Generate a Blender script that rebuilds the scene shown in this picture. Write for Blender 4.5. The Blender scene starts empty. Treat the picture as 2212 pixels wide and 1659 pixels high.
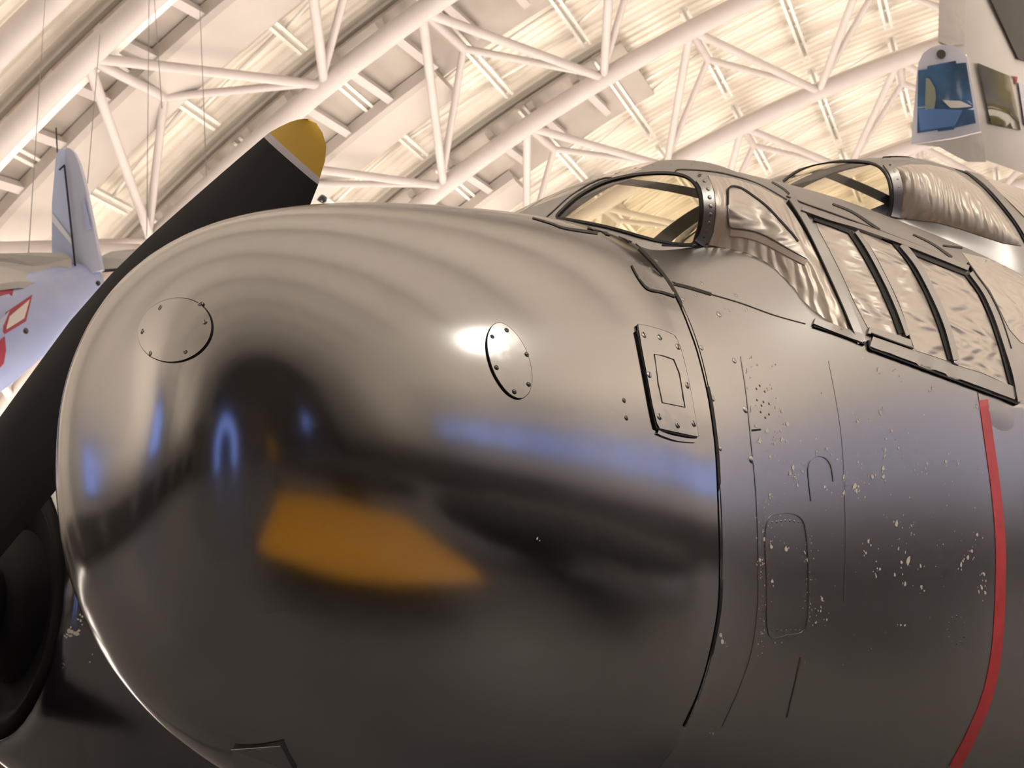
import bpy, bmesh, math, random
import numpy as np
from mathutils import Vector, Matrix
from mathutils.bvhtree import BVHTree
from mathutils.geometry import delaunay_2d_cdt

random.seed(7)
rng = np.random.default_rng(5)
sc = bpy.context.scene
col = sc.collection
FLOOR = 2.04                      # height of the hull's reference line above the floor

# ------------------------------------------------------------------ camera
CAM = np.array([-.9039, -1.76866, -.45661 + FLOOR])
FPX, YAW, PIT, ROLL = 2633.99, .80323, .26525, -.0352
_f = np.array([math.sin(YAW)*math.cos(PIT), math.cos(YAW)*math.cos(PIT), math.sin(PIT)])
_r = np.array([math.cos(YAW), -math.sin(YAW), 0.]); _u = np.cross(_r, _f)
RT = _r*math.cos(ROLL) + _u*math.sin(ROLL); UP = -_r*math.sin(ROLL) + _u*math.cos(ROLL); FW = _f
cd = bpy.data.cameras.new('camera'); cam = bpy.data.objects.new('camera', cd); col.objects.link(cam)
cd.sensor_fit = 'HORIZONTAL'; cd.sensor_width = 36; cd.lens = FPX/2212*36
cd.clip_start = .05; cd.clip_end = 500
cam.matrix_world = Matrix(((RT[0], UP[0], -FW[0], CAM[0]), (RT[1], UP[1], -FW[1], CAM[1]), (RT[2], UP[2], -FW[2], CAM[2]), (0, 0, 0, 1)))
cd.dof.use_dof = True; cd.dof.focus_distance = 2.1; cd.dof.aperture_fstop = 15
sc.camera = cam
# ------------------------------------------------------------------ hall axes: a barrel vault
HV = np.array([.93035953, .36664852, 0]); QV = np.array([-HV[1], HV[0], 0]); ZV = np.array([0, 0, 1.])
RV, Q0 = 50., -7.; ZC = 26. - RV
# ------------------------------------------------------------------ world, lights, exposure
w = bpy.data.worlds.new('world'); sc.world = w; w.use_nodes = True
w.node_tree.nodes['Background'].inputs[0].default_value = (.55, .65, 1, 1)
w.node_tree.nodes['Background'].inputs[1].default_value = .05
WARM = (1, .855, .735)
def area(name, loc, size, energy, color, up=True, size_y=None, rot=None):
    l = bpy.data.lights.new(name, 'AREA'); l.energy = energy; l.color = color; l.size = size
    if size_y: l.shape = 'RECTANGLE'; l.size_y = size_y
    o = bpy.data.objects.new(name, l); col.objects.link(o); o.location = loc
    o.rotation_euler = rot if rot else ((math.pi, 0, 0) if up else (0, 0, 0))
    return o
for h, k in ((-28, .4), (-8, .7), (10, 1), (24, 1), (38, 1), (52, 1), (66, 1)):          # the hall's uplights, throwing warm light onto the vault
    for q in (-34, -12, 10, 26):
        under = h == 10 and q > 0                    # the fighter hangs there: that pair sits on the floor
        area('uplight', HV*h + QV*q + ZV*(.6 if under else 5.5), 9.0, 1850*k*(.6 if under else 1), WARM)
sc.view_settings.view_transform = 'Standard'; sc.view_settings.look = 'None'
sc.view_settings.exposure = 0.0; sc.view_settings.gamma = 1.0; sc.view_settings.use_curve_mapping = False
sc.cycles.use_denoising = True
sc.cycles.max_bounces = 7; sc.cycles.diffuse_bounces = 3; sc.cycles.glossy_bounces = 4; sc.cycles.transmission_bounces = 4
sc.cycles.use_adaptive_sampling = True; sc.cycles.adaptive_threshold = .08; sc.cycles.adaptive_min_samples = 12
sc.cycles.sample_clamp_indirect = 8

# ------------------------------------------------------------------ helpers
def ray(px): return (px[0]-1106)/FPX*RT - (px[1]-829.5)/FPX*UP + FW
def at(px, depth):
    """point seen at px, depth metres along the viewing axis"""
    return CAM + ray(px)*depth
def proj(P):
    D = np.asarray(P, float) - CAM; ww = D @ FW
    return np.stack([1106 + FPX*(D @ RT)/ww, 829.5 - FPX*(D @ UP)/ww], -1)
def vault_pt(h, th, r):
    th = math.radians(th); return HV*h + QV*(Q0 + r*math.sin(th)) + ZV*(ZC + r*math.cos(th))
def vault_px(px, r):
    d = ray(px); a = d @ QV; b = d[2]; oq = CAM @ QV - Q0; oz = CAM[2] - ZC
    A = a*a + b*b; B = a*oq + b*oz; D = oq**2 + oz**2 - r*r
    return CAM + d*((-B + math.sqrt(max(B*B - A*D, 0)))/A)
def tag(o, label=None, cat=None, group=None, kind=None):
    if label: o['label'] = label
    if cat: o['category'] = cat
    if group: o['group'] = group
    if kind: o['kind'] = kind
    return o
def empty(name, loc=(0, 0, 0)):
    o = bpy.data.objects.new(name, None); col.objects.link(o); o.location = loc; o.empty_display_size = .2; return o
def link(name, me, mat=None, parent=None, smooth=True):
    if smooth:
        me.polygons.foreach_set('use_smooth', [True]*len(me.polygons))
    if mat is not None and not me.materials: me.materials.append(mat)
    o = bpy.data.objects.new(name, me); col.objects.link(o)
    if parent is not None:
        o.parent = parent
        if parent.type == 'EMPTY' or True: o.matrix_parent_inverse = parent_world(parent).inverted()
    return o
def parent_world(p):
    m = p.matrix_basis.copy()
    if p.parent: m = parent_world(p.parent) @ p.matrix_parent_inverse @ m
    return m
def mesh(name, v, f, mat=None, parent=None, smooth=True):
    me = bpy.data.meshes.new(name); me.from_pydata([tuple(map(float, p)) for p in v], [], [tuple(q) for q in f]); me.update()
    bm = bmesh.new(); bm.from_mesh(me); bmesh.ops.recalc_face_normals(bm, faces=bm.faces); bm.to_mesh(me); bm.free()
    return link(name, me, mat, parent, smooth)
def autosmooth(o, ang=35):
    me = o.data; bm = bmesh.new(); bm.from_mesh(me)
    for e in bm.edges:
        if len(e.link_faces) == 2 and e.calc_face_angle(0) > math.radians(ang): e.smooth = False
    bm.to_mesh(me); bm.free(); return o
def frame_of(d):
    d = np.asarray(d, float); d = d/np.linalg.norm(d); a = np.array([0, 0, 1.]) if abs(d[2]) < .9 else np.array([1., 0, 0])
    x = np.cross(a, d); x /= np.linalg.norm(x); return x, np.cross(d, x), d
def tube_vf(pts, r, n=10, caps=True):
    pts = [np.asarray(p, float) for p in pts]; v = []; f = []; rs = r if hasattr(r, '__len__') else [r]*len(pts)
    x = None
    for i, p in enumerate(pts):
        d = pts[min(i+1, len(pts)-1)] - pts[max(i-1, 0)]; d = d/np.linalg.norm(d)
        if x is None: x, y, _ = frame_of(d)
        else:
            x = x - (x @ d)*d; x /= np.linalg.norm(x); y = np.cross(d, x)
        for k in range(n):
            a = 2*math.pi*k/n; v.append(p + rs[i]*(math.cos(a)*x + math.sin(a)*y))
    for i in range(len(pts)-1):
        for k in range(n): f.append((i*n+k, i*n+(k+1) % n, (i+1)*n+(k+1) % n, (i+1)*n+k))
    if caps: f.append(tuple(range(n-1, -1, -1))); f.append(tuple((len(pts)-1)*n+k for k in range(n)))
    return v, f
def tube(name, pts, r, mat, parent=None, n=10): v, f = tube_vf(pts, r, n); return autosmooth(mesh(name, v, f, mat, parent), 50)
def beam_vf(a, b, w, h, up):
    a = np.asarray(a, float); b = np.asarray(b, float); d = b-a; d /= np.linalg.norm(d); up = np.asarray(up, float); up = up-(up @ d)*d; up /= np.linalg.norm(up); s = np.cross(d, up)
    v = [p + s*w/2*i + up*h/2*j for p in (a, b) for (i, j) in ((-1, -1), (1, -1), (1, 1), (-1, 1))]
    return v, [(0, 1, 2, 3), (7, 6, 5, 4), (0, 4, 5, 1), (1, 5, 6, 2), (2, 6, 7, 3), (3, 7, 4, 0)]
def join_vf(parts):
    v = []; f = []
    for a, b in parts:
        o = len(v); v += list(a); f += [tuple(i+o for i in q) for q in b]
    return v, f
def smooth_line(pts, n=6, closed=False):
    """Catmull-Rom through 2-D or 3-D points"""
    P = [np.asarray(p, float) for p in pts]; out = []; m = len(P)
    rngi = range(m if closed else m-1)
    for i in rngi:
        g = (lambda k: P[k % m]) if closed else (lambda k: P[min(max(k, 0), m-1)])
        a, b, c, d = g(i-1), g(i), g(i+1), g(i+2)
        for k in range(n):
            t = k/n; out.append(.5*((2*b)+(-a+c)*t+(2*a-5*b+4*c-d)*t*t+(-a+3*b-3*c+d)*t**3))
    if not closed: out.append(P[-1])
    return out
def inside(poly, p):
    x, y = p; c = False; n = len(poly); j = n-1
    for i in range(n):
        xi, yi = poly[i][0], poly[i][1]; xj, yj = poly[j][0], poly[j][1]
        if (yi > y) != (yj > y) and x < (xj-xi)*(y-yi)/(yj-yi)+xi: c = not c
        j = i
    return c

# ------------------------------------------------------------------ materials
def mat(name, base, rough=.5, metal=0., ior=1.5, spec=None, noise=None, bump=None, coat=0., emis=None, trans=0., alpha=None, coat_rough=.05):
    m = bpy.data.materials.new(name); m.use_nodes = True; nt = m.node_tree; b = nt.nodes['Principled BSDF']
    b.inputs['Base Color'].default_value = (*base, 1); b.inputs['Roughness'].default_value = rough; b.inputs['Metallic'].default_value = metal; b.inputs['IOR'].default_value = ior
    if coat: b.inputs['Coat Weight'].default_value = coat; b.inputs['Coat Roughness'].default_value = coat_rough
    if trans: b.inputs['Transmission Weight'].default_value = trans
    if emis: b.inputs['Emission Color'].default_value = (*emis[0], 1); b.inputs['Emission Strength'].default_value = emis[1]
    tc = nt.nodes.new('ShaderNodeTexCoord')
    if noise:      # (scale, colour2, lo, hi [, scale vector])
        s, c2, lo, hi = noise[:4]
        n = nt.nodes.new('ShaderNodeTexNoise'); n.inputs['Scale'].default_value = s; n.inputs['Detail'].default_value = 6
        mp = nt.nodes.new('ShaderNodeMapping'); nt.links.new(tc.outputs['Object'], mp.inputs[0]); nt.links.new(mp.outputs[0], n.inputs['Vector'])
        if len(noise) > 4: mp.inputs['Scale'].default_value = noise[4]
        r = nt.nodes.new('ShaderNodeValToRGB'); r.color_ramp.elements[0].position = lo; r.color_ramp.elements[1].position = hi
        r.color_ramp.elements[0].color = (*base, 1); r.color_ramp.elements[1].color = (*c2, 1)
        nt.links.new(n.outputs['Fac'], r.inputs[0]); nt.links.new(r.outputs[0], b.inputs['Base Color'])
    if bump:       # (scale, strength, distance [, scale vector])
        n = nt.nodes.new('ShaderNodeTexNoise'); n.inputs['Scale'].default_value = bump[0]; n.inputs['Detail'].default_value = bump[4] if len(bump) > 4 else 3
        mp = nt.nodes.new('ShaderNodeMapping'); nt.links.new(tc.outputs['Object'], mp.inputs[0]); nt.links.new(mp.outputs[0], n.inputs['Vector'])
        if len(bump) > 3 and bump[3]: mp.inputs['Scale'].default_value = bump[3]
        bn = nt.nodes.new('ShaderNodeBump'); bn.inputs['Strength'].default_value = bump[1]; bn.inputs['Distance'].default_value = bump[2]
        nt.links.new(n.outputs['Fac'], bn.inputs['Height']); nt.links.new(bn.outputs[0], b.inputs['Normal'])
    return m
def rough_noise(m, scale, lo, hi):
    nt = m.node_tree; b = nt.nodes['Principled BSDF']; n = nt.nodes.new('ShaderNodeTexNoise'); n.inputs['Scale'].default_value = scale; n.inputs['Detail'].default_value = 1.5
    tc = nt.nodes.new('ShaderNodeTexCoord'); nt.links.new(tc.outputs['Object'], n.inputs['Vector'])
    mr = nt.nodes.new('ShaderNodeMapRange'); mr.interpolation_type = 'SMOOTHERSTEP'; mr.inputs['From Min'].default_value = .15; mr.inputs['From Max'].default_value = .85
    mr.inputs['To Min'].default_value = lo; mr.inputs['To Max'].default_value = hi
    nt.links.new(n.outputs['Fac'], mr.inputs[0]); nt.links.new(mr.outputs[0], b.inputs['Roughness']); return m
def thin_glass(name, tint, rough=.03):
    m = bpy.data.materials.new(name); m.use_nodes = True; nt = m.node_tree; nt.nodes.remove(nt.nodes['Principled BSDF'])
    t = nt.nodes.new('ShaderNodeBsdfTransparent'); t.inputs[0].default_value = (*tint, 1); g = nt.nodes.new('ShaderNodeBsdfGlossy'); g.inputs['Roughness'].default_value = rough
    lw = nt.nodes.new('ShaderNodeLayerWeight'); lw.inputs[0].default_value = .5; pw = nt.nodes.new('ShaderNodeMath'); pw.operation = 'POWER'; pw.inputs[1].default_value = 4
    fr = nt.nodes.new('ShaderNodeMath'); fr.operation = 'MULTIPLY_ADD'; fr.inputs[1].default_value = .7; fr.inputs[2].default_value = .03
    nt.links.new(lw.outputs['Facing'], pw.inputs[0]); nt.links.new(pw.outputs[0], fr.inputs[0]); mx = nt.nodes.new('ShaderNodeMixShader'); o = nt.nodes['Material Output']
    nt.links.new(fr.outputs[0], mx.inputs[0]); nt.links.new(t.outputs[0], mx.inputs[1]); nt.links.new(g.outputs[0], mx.inputs[2]); nt.links.new(mx.outputs[0], o.inputs[0]); return m
M = {}
M['radome'] = rough_noise(mat('gloss_black_radome', (.012, .0115, .012), .15, ior=4.0, bump=(2.0, .12, .02)), 4, .12, .17)
M['skin'] = mat('worn_black_paint', (.014, .0135, .0145), .29, ior=4.3, bump=(1.6, .25, .02, None, 0.))
M['frame'] = mat('canopy_frame_paint', (.06, .057, .054), .36, ior=3.8, noise=(14, (.1, .095, .09), .45, .8))
M['plate'] = mat('plate_paint', (.02, .019, .019), .18, ior=4.0, noise=(18, (.055, .052, .05), .4, .8), bump=(12, .2, .01))
M['plate_b'] = mat('cover_paint', (.016, .0155, .016), .16, ior=4.0, bump=(9, .15, .01))
M['gap'] = mat('dark_joint', (.004, .004, .005), .6)
M['rivet'] = mat('rivet_paint', (.02, .0195, .0195), .25, ior=3.8)
M['rivetd'] = mat('rivet_black', (.012, .012, .013), .3, ior=1.8)
M['red'] = mat('stripe_red', (.82, .085, .10), .45, noise=(20, (.72, .07, .085), .4, .7))
M['chip'] = mat('bare_chip', (.95, .93, .84), .4)
def foil(name, base, scale, stretch, dist, strength):
    m = mat(name, base, .36, metal=.35); nt = m.node_tree; b = nt.nodes['Principled BSDF']
    tc = nt.nodes.new('ShaderNodeTexCoord'); mp = nt.nodes.new('ShaderNodeMapping'); mp.inputs['Scale'].default_value = stretch
    wv = nt.nodes.new('ShaderNodeTexWave'); wv.inputs['Scale'].default_value = scale; wv.inputs['Distortion'].default_value = dist; wv.inputs['Detail'].default_value = 3; wv.inputs['Detail Scale'].default_value = .8
    bn = nt.nodes.new('ShaderNodeBump'); bn.inputs['Strength'].default_value = strength; bn.inputs['Distance'].default_value = .01
    nt.links.new(tc.outputs['Object'], mp.inputs[0]); nt.links.new(mp.outputs[0], wv.inputs['Vector']); nt.links.new(wv.outputs['Fac'], bn.inputs['Height']); nt.links.new(bn.outputs[0], b.inputs['Normal']); return m
M['foil'] = foil('silver_foil', (.66, .615, .57), 7., (.45, .7, 1.6), 14, .5)
M['foil2'] = foil('silver_sheet', (.70, .65, .59), 10., (1.6, .9, .7), 12, .28)
M['clear'] = mat('vent_rim', (.62, .57, .53), .35)
M['yglass'] = thin_glass('yellow_glass', (.985, .93, .72))
M['cglass'] = thin_glass('clear_glass', (.96, .94, .90))
M['blade'] = mat('blade_black', (.016, .016, .019), .6, ior=1.3)
M['byellow'] = mat('blade_yellow', (.98, .64, .06), .5)
M['bwhite'] = mat('blade_white', (.90, .90, .97), .5)
M['black'] = mat('black_metal', (.01, .01, .012), .35, ior=1.8, noise=(8, (.03, .03, .033), .5, .8))
M['cowl'] = mat('gloss_cowl', (.02, .02, .024), .2, ior=4., bump=(3, .2, .02))
M['wire2'] = mat('pale_hose', (.35, .36, .36), .5)
M['rubber'] = mat('dark_inside', (.006, .006, .007), .8)
M['steel'] = mat('roof_steel', (.56, .515, .495), .6, noise=(.8, (.51, .465, .445), .4, .7))
M['liner'] = mat('liner_paint', (.46, .415, .375), .7, noise=(.5, (.41, .37, .33), .4, .7))
M['deck'] = mat('roof_deck', (.94, .885, .80), .65, noise=(.5, (.88, .82, .73), .4, .7))
M['purlin'] = mat('purlin_paint', (.90, .87, .81), .6)
M['duct'] = mat('duct_paint', (.54, .50, .465), .6, noise=(.5, (.49, .45, .42), .4, .7))
M['floor'] = mat('dark_floor', (.115, .118, .128), .45, noise=(.6, (.095, .097, .106), .4, .7))
M['wall'] = mat('end_wall', (.10, .085, .075), .7, noise=(.4, (.07, .06, .055), .4, .7))
M['daylight'] = mat('daylight_glass', (.2, .25, .4), .3, emis=((.22, .36, 1.), 1.4))
M['daylight2'] = mat('dim_daylight_glass', (.2, .25, .4), .3, emis=((.24, .36, .95), .8))  # weaker glow, set to dim the blue reflection on the flank

# ------------------------------------------------------------------ the setting
def struct(o, kind='structure'): o['kind'] = kind; return o
fl = join_vf([beam_vf((-90, 0, -.25), (110, 0, -.25), 160, .5, (0, 0, 1))]); struct(mesh('floor', *fl, M['floor'], smooth=False))
# vaulted roof deck, ribs running along the arches
def deck(h0, h1, step, th, r, amp):
    hs = []; n = int((h1-h0)/step)
    for i in range(n):
        a = h0 + i*step
        hs += [(a, 0), (a+step*.42, 0), (a+step*.5, amp), (a+step*.92, amp)]
    hs.append((h1, 0)); v = []; f = []
    for t in th:
        for (h, d) in hs: v.append(vault_pt(h, t, r+d))
    m = len(hs)
    for i in range(len(th)-1):
        for j in range(m-1): f.append((i*m+j, i*m+j+1, (i+1)*m+j+1, (i+1)*m+j))
    return v, f
ceiling = struct(mesh('ceiling', *deck(12, 84, .38, np.linspace(-14, 62, 60), 52.0, .09), M['deck'], smooth=False))
back = mesh('roof_bay', *deck(-60, 12, 4, np.linspace(-61, 61, 50), 52.0, .05), M['deck'], ceiling, smooth=False)
back2 = mesh('roof_bay', *deck(12, 84, 4, np.linspace(-61, -14, 24), 52.0, .05), M['deck'], ceiling, smooth=False)
TH = [44.15, 40.2, 36.3, 31.9, 27.85, 23.6, 19.95, 16.1, 12.4, 8.8, 5.0, 1.0, -3.0]     # panel points of the arches
HK = [20.5, 27.2, 35.4, 43.35, 51.4, 59.4, 67.4]
def arc(h, t0, t1, r, n=24): return [vault_pt(h, t, r) for t in np.linspace(t0, t1, n)]
for k, h in enumerate([-44, -36, -28, -20, -12, -4, 4.6, 12.6] + HK):
    ch = tube('arch_chord', arc(h, 60, -20, RV, 50), .33, M['steel'], ceiling, 12)
    # flat beam riding beside the pipe
    pts = [(vault_pt(h+.75, t, RV+.55)) for t in np.linspace(58, -14, 40)]
    v = []; f = []
    for i, p in enumerate(pts):
        t = math.radians(np.linspace(58, -14, 40)[i]); rad = QV*math.sin(t) + ZV*math.cos(t)
        v += [p - HV*.2 - rad*.18, p + HV*.2 - rad*.18, p + HV*.2 + rad*.18, p - HV*.2 + rad*.18]
    for i in range(len(pts)-1):
        for a in range(4): f.append((i*4+a, i*4+(a+1) % 4, (i+1)*4+(a+1) % 4, (i+1)*4+a))
    mesh('side_beam', v, f, M['purlin'], ceiling, smooth=False)
tube('arch_chord', arc(18.7, 60, -20, RV+.2, 50), .36, M['steel'], ceiling, 12)
me_cache = {}
def strut(name, a, b, r, m, n=8): return tube(name, [a, b], r, m, ceiling, n)
for k in range(len(HK)-1):
    h0, h1 = HK[k], HK[k+1]
    for j in range(1, len(TH)-1, 2):
        pass
    for j in range(len(TH)):
        if j % 2 == 0: continue                       # 40.2 31.9 23.6 16.1 8.8 1.0
        a = vault_pt(h0, TH[j], RV); a2 = vault_pt(h0+3.7, TH[j], RV+.9)
        strut('stub_strut', a, a2, .15, M['steel'])
        for jj in (j-1, j+1):
            if not 0 <= jj < len(TH): continue
            b = vault_pt(h1, TH[jj], RV)
            strut('web_strut', a, b, .15, M['steel'])
            strut('web_strut', a2, b - HV*.2, .125, M['steel'])
    # purlins crossing the bay: two flanges and a web each
    for t in TH:
        r_ = RV+1.55; up = QV*math.sin(math.radians(t)) + ZV*math.cos(math.radians(t))
        A = vault_pt(h0+.9, t, r_); B = vault_pt(h1-.15, t, r_)
        tg = np.cross(HV, up)*.12; mesh('purlin', *join_vf([beam_vf(A-up*.12+tg, B-up*.12+tg, .10, .16, up), beam_vf(A-up*.12-tg, B-up*.12-tg, .10, .16, up), beam_vf(A+up*.06, B+up*.06, .30, .05, up)]), M['purlin'], ceiling, smooth=False)
        # bridging rods between the purlins
    rods = []
    for i in range(len(TH)-1):
        for s in range(4):
            hh = h0 + (h1-h0)*(.3 + .17*s + .05*rng.random())
            a = vault_pt(hh, TH[i], RV+1.5); b = vault_pt(hh+rng.normal(0, .5), TH[i+1], RV+1.85)
            rods.append(tube_vf([a, b], .06, 5))
    o = mesh('bridging_rods', *join_vf(rods), M['purlin'], ceiling); o['kind'] = 'stuff'
    # air duct following the arch in each bay, ending at its own height
    hd = h0 + (3.5 if k == 0 else 4.8); t1 = (-14, 25.0, 25.8, 30, 33, 36)[min(k, 5)]
    wd = 1.9 if k == 0 else 1.8
    ths = np.linspace(60, t1, 44); v = []; f = []
    prof = [(-wd/2, .55), (-wd/2, .12), (-wd/2+.16, 0), (wd/2-.16, 0), (wd/2, .12), (wd/2, .55)]
    for t in ths:
        for (dh, dr) in prof: v.append(vault_pt(hd+dh, t, RV+.85+dr))
    m_ = len(prof)
    for i in range(len(ths)-1):
        for a in range(m_): f.append((i*m_+a, i*m_+(a+1) % m_, (i+1)*m_+(a+1) % m_, (i+1)*m_+a))
    f += [tuple(range(m_)), tuple((len(ths)-1)*m_+a for a in range(m_))]
    autosmooth(mesh('air_duct', v, f, M['duct'], ceiling), 30)
    # short cross bars between the chord and the duct, and the closed panels above them
    for t in np.arange(58, t1-6, -2.05):
        a = vault_pt(h0+.5, t, RV+1.0); b = vault_pt(hd-wd/2+.05, t-.25, RV+1.2)
        mesh('cross_bar', *beam_vf(a, b, .26, .3, QV*math.sin(math.radians(t)) + ZV*math.cos(math.radians(t))), M['steel'], ceiling, smooth=False)
    v = []; f = []; tt = np.linspace(60, max(t1-7, -14), 40)
    for t in tt: v += [vault_pt(h0+.8, t, RV+1.45), vault_pt(hd+.2, t, RV+1.45), vault_pt(hd+.2, t, RV+1.55), vault_pt(h0+.8, t, RV+1.55)]
    for i in range(len(tt)-1):
        for a in range(4): f.append((i*4+a, i*4+(a+1) % 4, (i+1)*4+(a+1) % 4, (i+1)*4+a))
    mesh('liner_panel', v, f, M['liner'], ceiling, smooth=False)
a, b = vault_px((-60, 545), RV-1), vault_px((300, 549), RV-1); strut('wall_pipe', a, b, .32, M['steel'], 12)
# low side walls and ends
for nm, q in (('wall_far', 36.5), ('wall_near', -46)):
    a = HV*-60 + QV*q; b = HV*84 + QV*q
    struct(mesh(nm, *beam_vf(a+ZV*3, b+ZV*3, .4, 6, ZV), M['wall'], smooth=False))
def arch_wall(name, h, m):
    v = [HV*h + QV*(Q0-44), HV*h + QV*(Q0+44)]; ths = np.linspace(61, -61, 40)
    v = [vault_pt(h, t, 53) for t in ths]; n = len(v)
    v2 = [p+HV*.4 for p in v]
    f = [tuple(range(n)), tuple(range(2*n-1, n-1, -1))] + [(i, i+1, n+i+1, n+i) for i in range(n-1)] + [(n-1, 0, n, 2*n-1)]
    return struct(mesh(name, v+v2, f, m, smooth=False))
arch_wall('wall_front', -58, M['wall']); arch_wall('wall_rear', 84, M['deck'])
# daylight windows: a long clerestory on the near side and openings in the front wall
def window(name, a, b, up, h, n, gm='daylight'):
    """framed strip of panes from a to b"""
    a = np.asarray(a, float); b = np.asarray(b, float); root = empty(name, a); struct(root)
    d = (b-a)/n; up = np.asarray(up, float)
    for i in range(n):
        p = a+d*i; nn = np.cross(d, up); nn /= np.linalg.norm(nn)
        g = [p+d*.04+up*.04*h, p+d*.96+up*.04*h, p+d*.96+up*.96*h, p+d*.04+up*.96*h]
        mesh('pane', g + [x-nn*.05 for x in g], [(0, 1, 2, 3), (7, 6, 5, 4), (0, 4, 5, 1), (1, 5, 6, 2), (2, 6, 7, 3), (3, 7, 4, 0)], M[gm], root, smooth=False)
    fr = [beam_vf(a+up*s*h, b+up*s*h, .25, .25, up) for s in (0, 1)] + [beam_vf(a+d*i, a+d*i+up*h, .2, .2, d) for i in range(n+1)]
    mesh('window_frame', *join_vf(fr), M['wall'], root, smooth=False)
window('window_1', HV*-15 + QV*-37 + ZV*8.2, HV*48 + QV*-37 + ZV*8.2, ZV, 2.6, 14, 'daylight2')
window('window_2', HV*-15.5 + QV*30 + ZV*6.2, HV*-12.3 + QV*30 + ZV*6.2, ZV, 3.6, 1)
window('window_3', HV*-2.4 + QV*30 + ZV*5.5, HV*-.4 + QV*30 + ZV*5.5, ZV, 2.8, 1)
window('window_4', HV*-57 + QV*-29 + ZV*7, HV*-57 + QV*-25.5 + ZV*7, ZV, 4, 1)
def arch_door(name, c, wd, ht):
    root = struct(empty(name, c)); out = []; inn = []
    for k in range(13):
        t = math.pi*k/12; out.append(c + QV*wd*math.cos(t) + ZV*(ht+wd*math.sin(t))); inn.append(c + QV*wd*.6*math.cos(t) + ZV*(ht+wd*.6*math.sin(t)))
    out = [c+QV*wd] + out + [c-QV*wd]; inn = [c+QV*wd*.6] + inn + [c-QV*wd*.6]
    n = len(out); v = out+inn+[p-HV*.1 for p in out+inn]; f = []
    for i in range(n-1): f += [(i, i+1, n+i+1, n+i), (2*n+i, 2*n+n+i, 2*n+n+i+1, 2*n+i+1)]
    mesh('daylight_surround', v, f, M['daylight'], root, smooth=False)
PC = np.array([-25., -1.75, 0])
arch_door('door_1', PC, 3.2, 2.2)
for nm, q0_, q1_ in (('wall_partition', -10, -3.2), ('wall_partition_2', 3.2, 12)):
    struct(mesh(nm, *beam_vf(PC+QV*q0_+ZV*3-HV*.3, PC+QV*q1_+ZV*3-HV*.3, .3, 6, ZV), M['wall'], smooth=False))

# ------------------------------------------------------------------ the black aircraft: hull
XS = .876
NS = dict(Rw=.5501, aw=1.6299, bw=.2966, Rt=.594, at=1.2901, bt=.3263, Rb=.6079, ab=1.9619, bb=.2796, z0=-.0524, zd=.0999, n0=2.0706, n1=2.5151, L=.8198)
ST = [(XS, .5501, .594, .6079, -.0524, 2.515), (1.65, .709, .74, .86, .088, 2.75), (2.6, .80, .80, .95, .12, 2.7), (6., .82, .8, .95, .12, 2.5)]
def hermite(xs, ys, x):
    m = [0.]
    for i in range(1, len(xs)-1):
        a = (ys[i]-ys[i-1])/(xs[i]-xs[i-1]); b = (ys[i+1]-ys[i])/(xs[i+1]-xs[i]); m.append(0 if a*b <= 0 else 2*a*b/(a+b))
    m.append(0.)
    if x <= xs[0]: return ys[0]
    for i in range(len(xs)-1):
        if x <= xs[i+1]:
            h = xs[i+1]-xs[i]; t = (x-xs[i])/h
            return (2*t**3-3*t**2+1)*ys[i]+(t**3-2*t**2+t)*h*m[i]+(-2*t**3+3*t**2)*ys[i+1]+(t**3-t**2)*h*m[i+1]
    return ys[-1]
def sec(x):
    if x < XS:
        xx = min(max(x/NS['L'], 1e-7), 1); s = lambda q: NS['R'+q]*(1-(1-xx)**NS['a'+q])**NS['b'+q]
        return s('w'), s('t'), s('b'), NS['z0']+NS['zd']*(1-xx)**2, NS['n0']+(NS['n1']-NS['n0'])*x/XS
    return tuple(hermite([q[0] for q in ST], [q[j] for q in ST], x) for j in range(1, 6))
def ring(x, n):
    w_, t_, b_, z_, e = sec(x); out = []
    for k in range(n):
        a = 2*math.pi*k/n; c, s = math.cos(a), math.sin(a)
        rr = 1/((abs(c)**e+abs(s)**e)**(1/e))
        out.append(np.array([x, w_*rr*c, z_ + (t_ if s > 0 else b_)*rr*s + FLOOR]))
    return out
NR = 200
def loft(xs, n, tip=False):
    v = []; f = []
    for x in xs: v += ring(x, n)
    for i in range(len(xs)-1):
        for k in range(n): f.append((i*n+k, i*n+(k+1) % n, (i+1)*n+(k+1) % n, (i+1)*n+k))
    if tip:
        v.append(np.array([0, 0, sec(0)[3]+FLOOR])); f += [(k, len(v)-1, (k+1) % n) for k in range(n)]
    return v, f
plane = empty('aircraft', (1.8, 0, 0))
tag(plane, 'black twin-engined aircraft with a big round glossy nose and framed cockpit', 'aircraft')
nx = [1e-5] + [.0006*(1.28**i) for i in range(22)]; nx = [x for x in nx if x < .1] + list(np.linspace(.1, XS-.0, 60))
NV, NF = loft(nx, NR, True)
mesh('nose_radome', NV, NF, M['radome'], plane)
bvh_nose = BVHTree.FromPolygons([tuple(p) for p in NV], NF)

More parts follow.
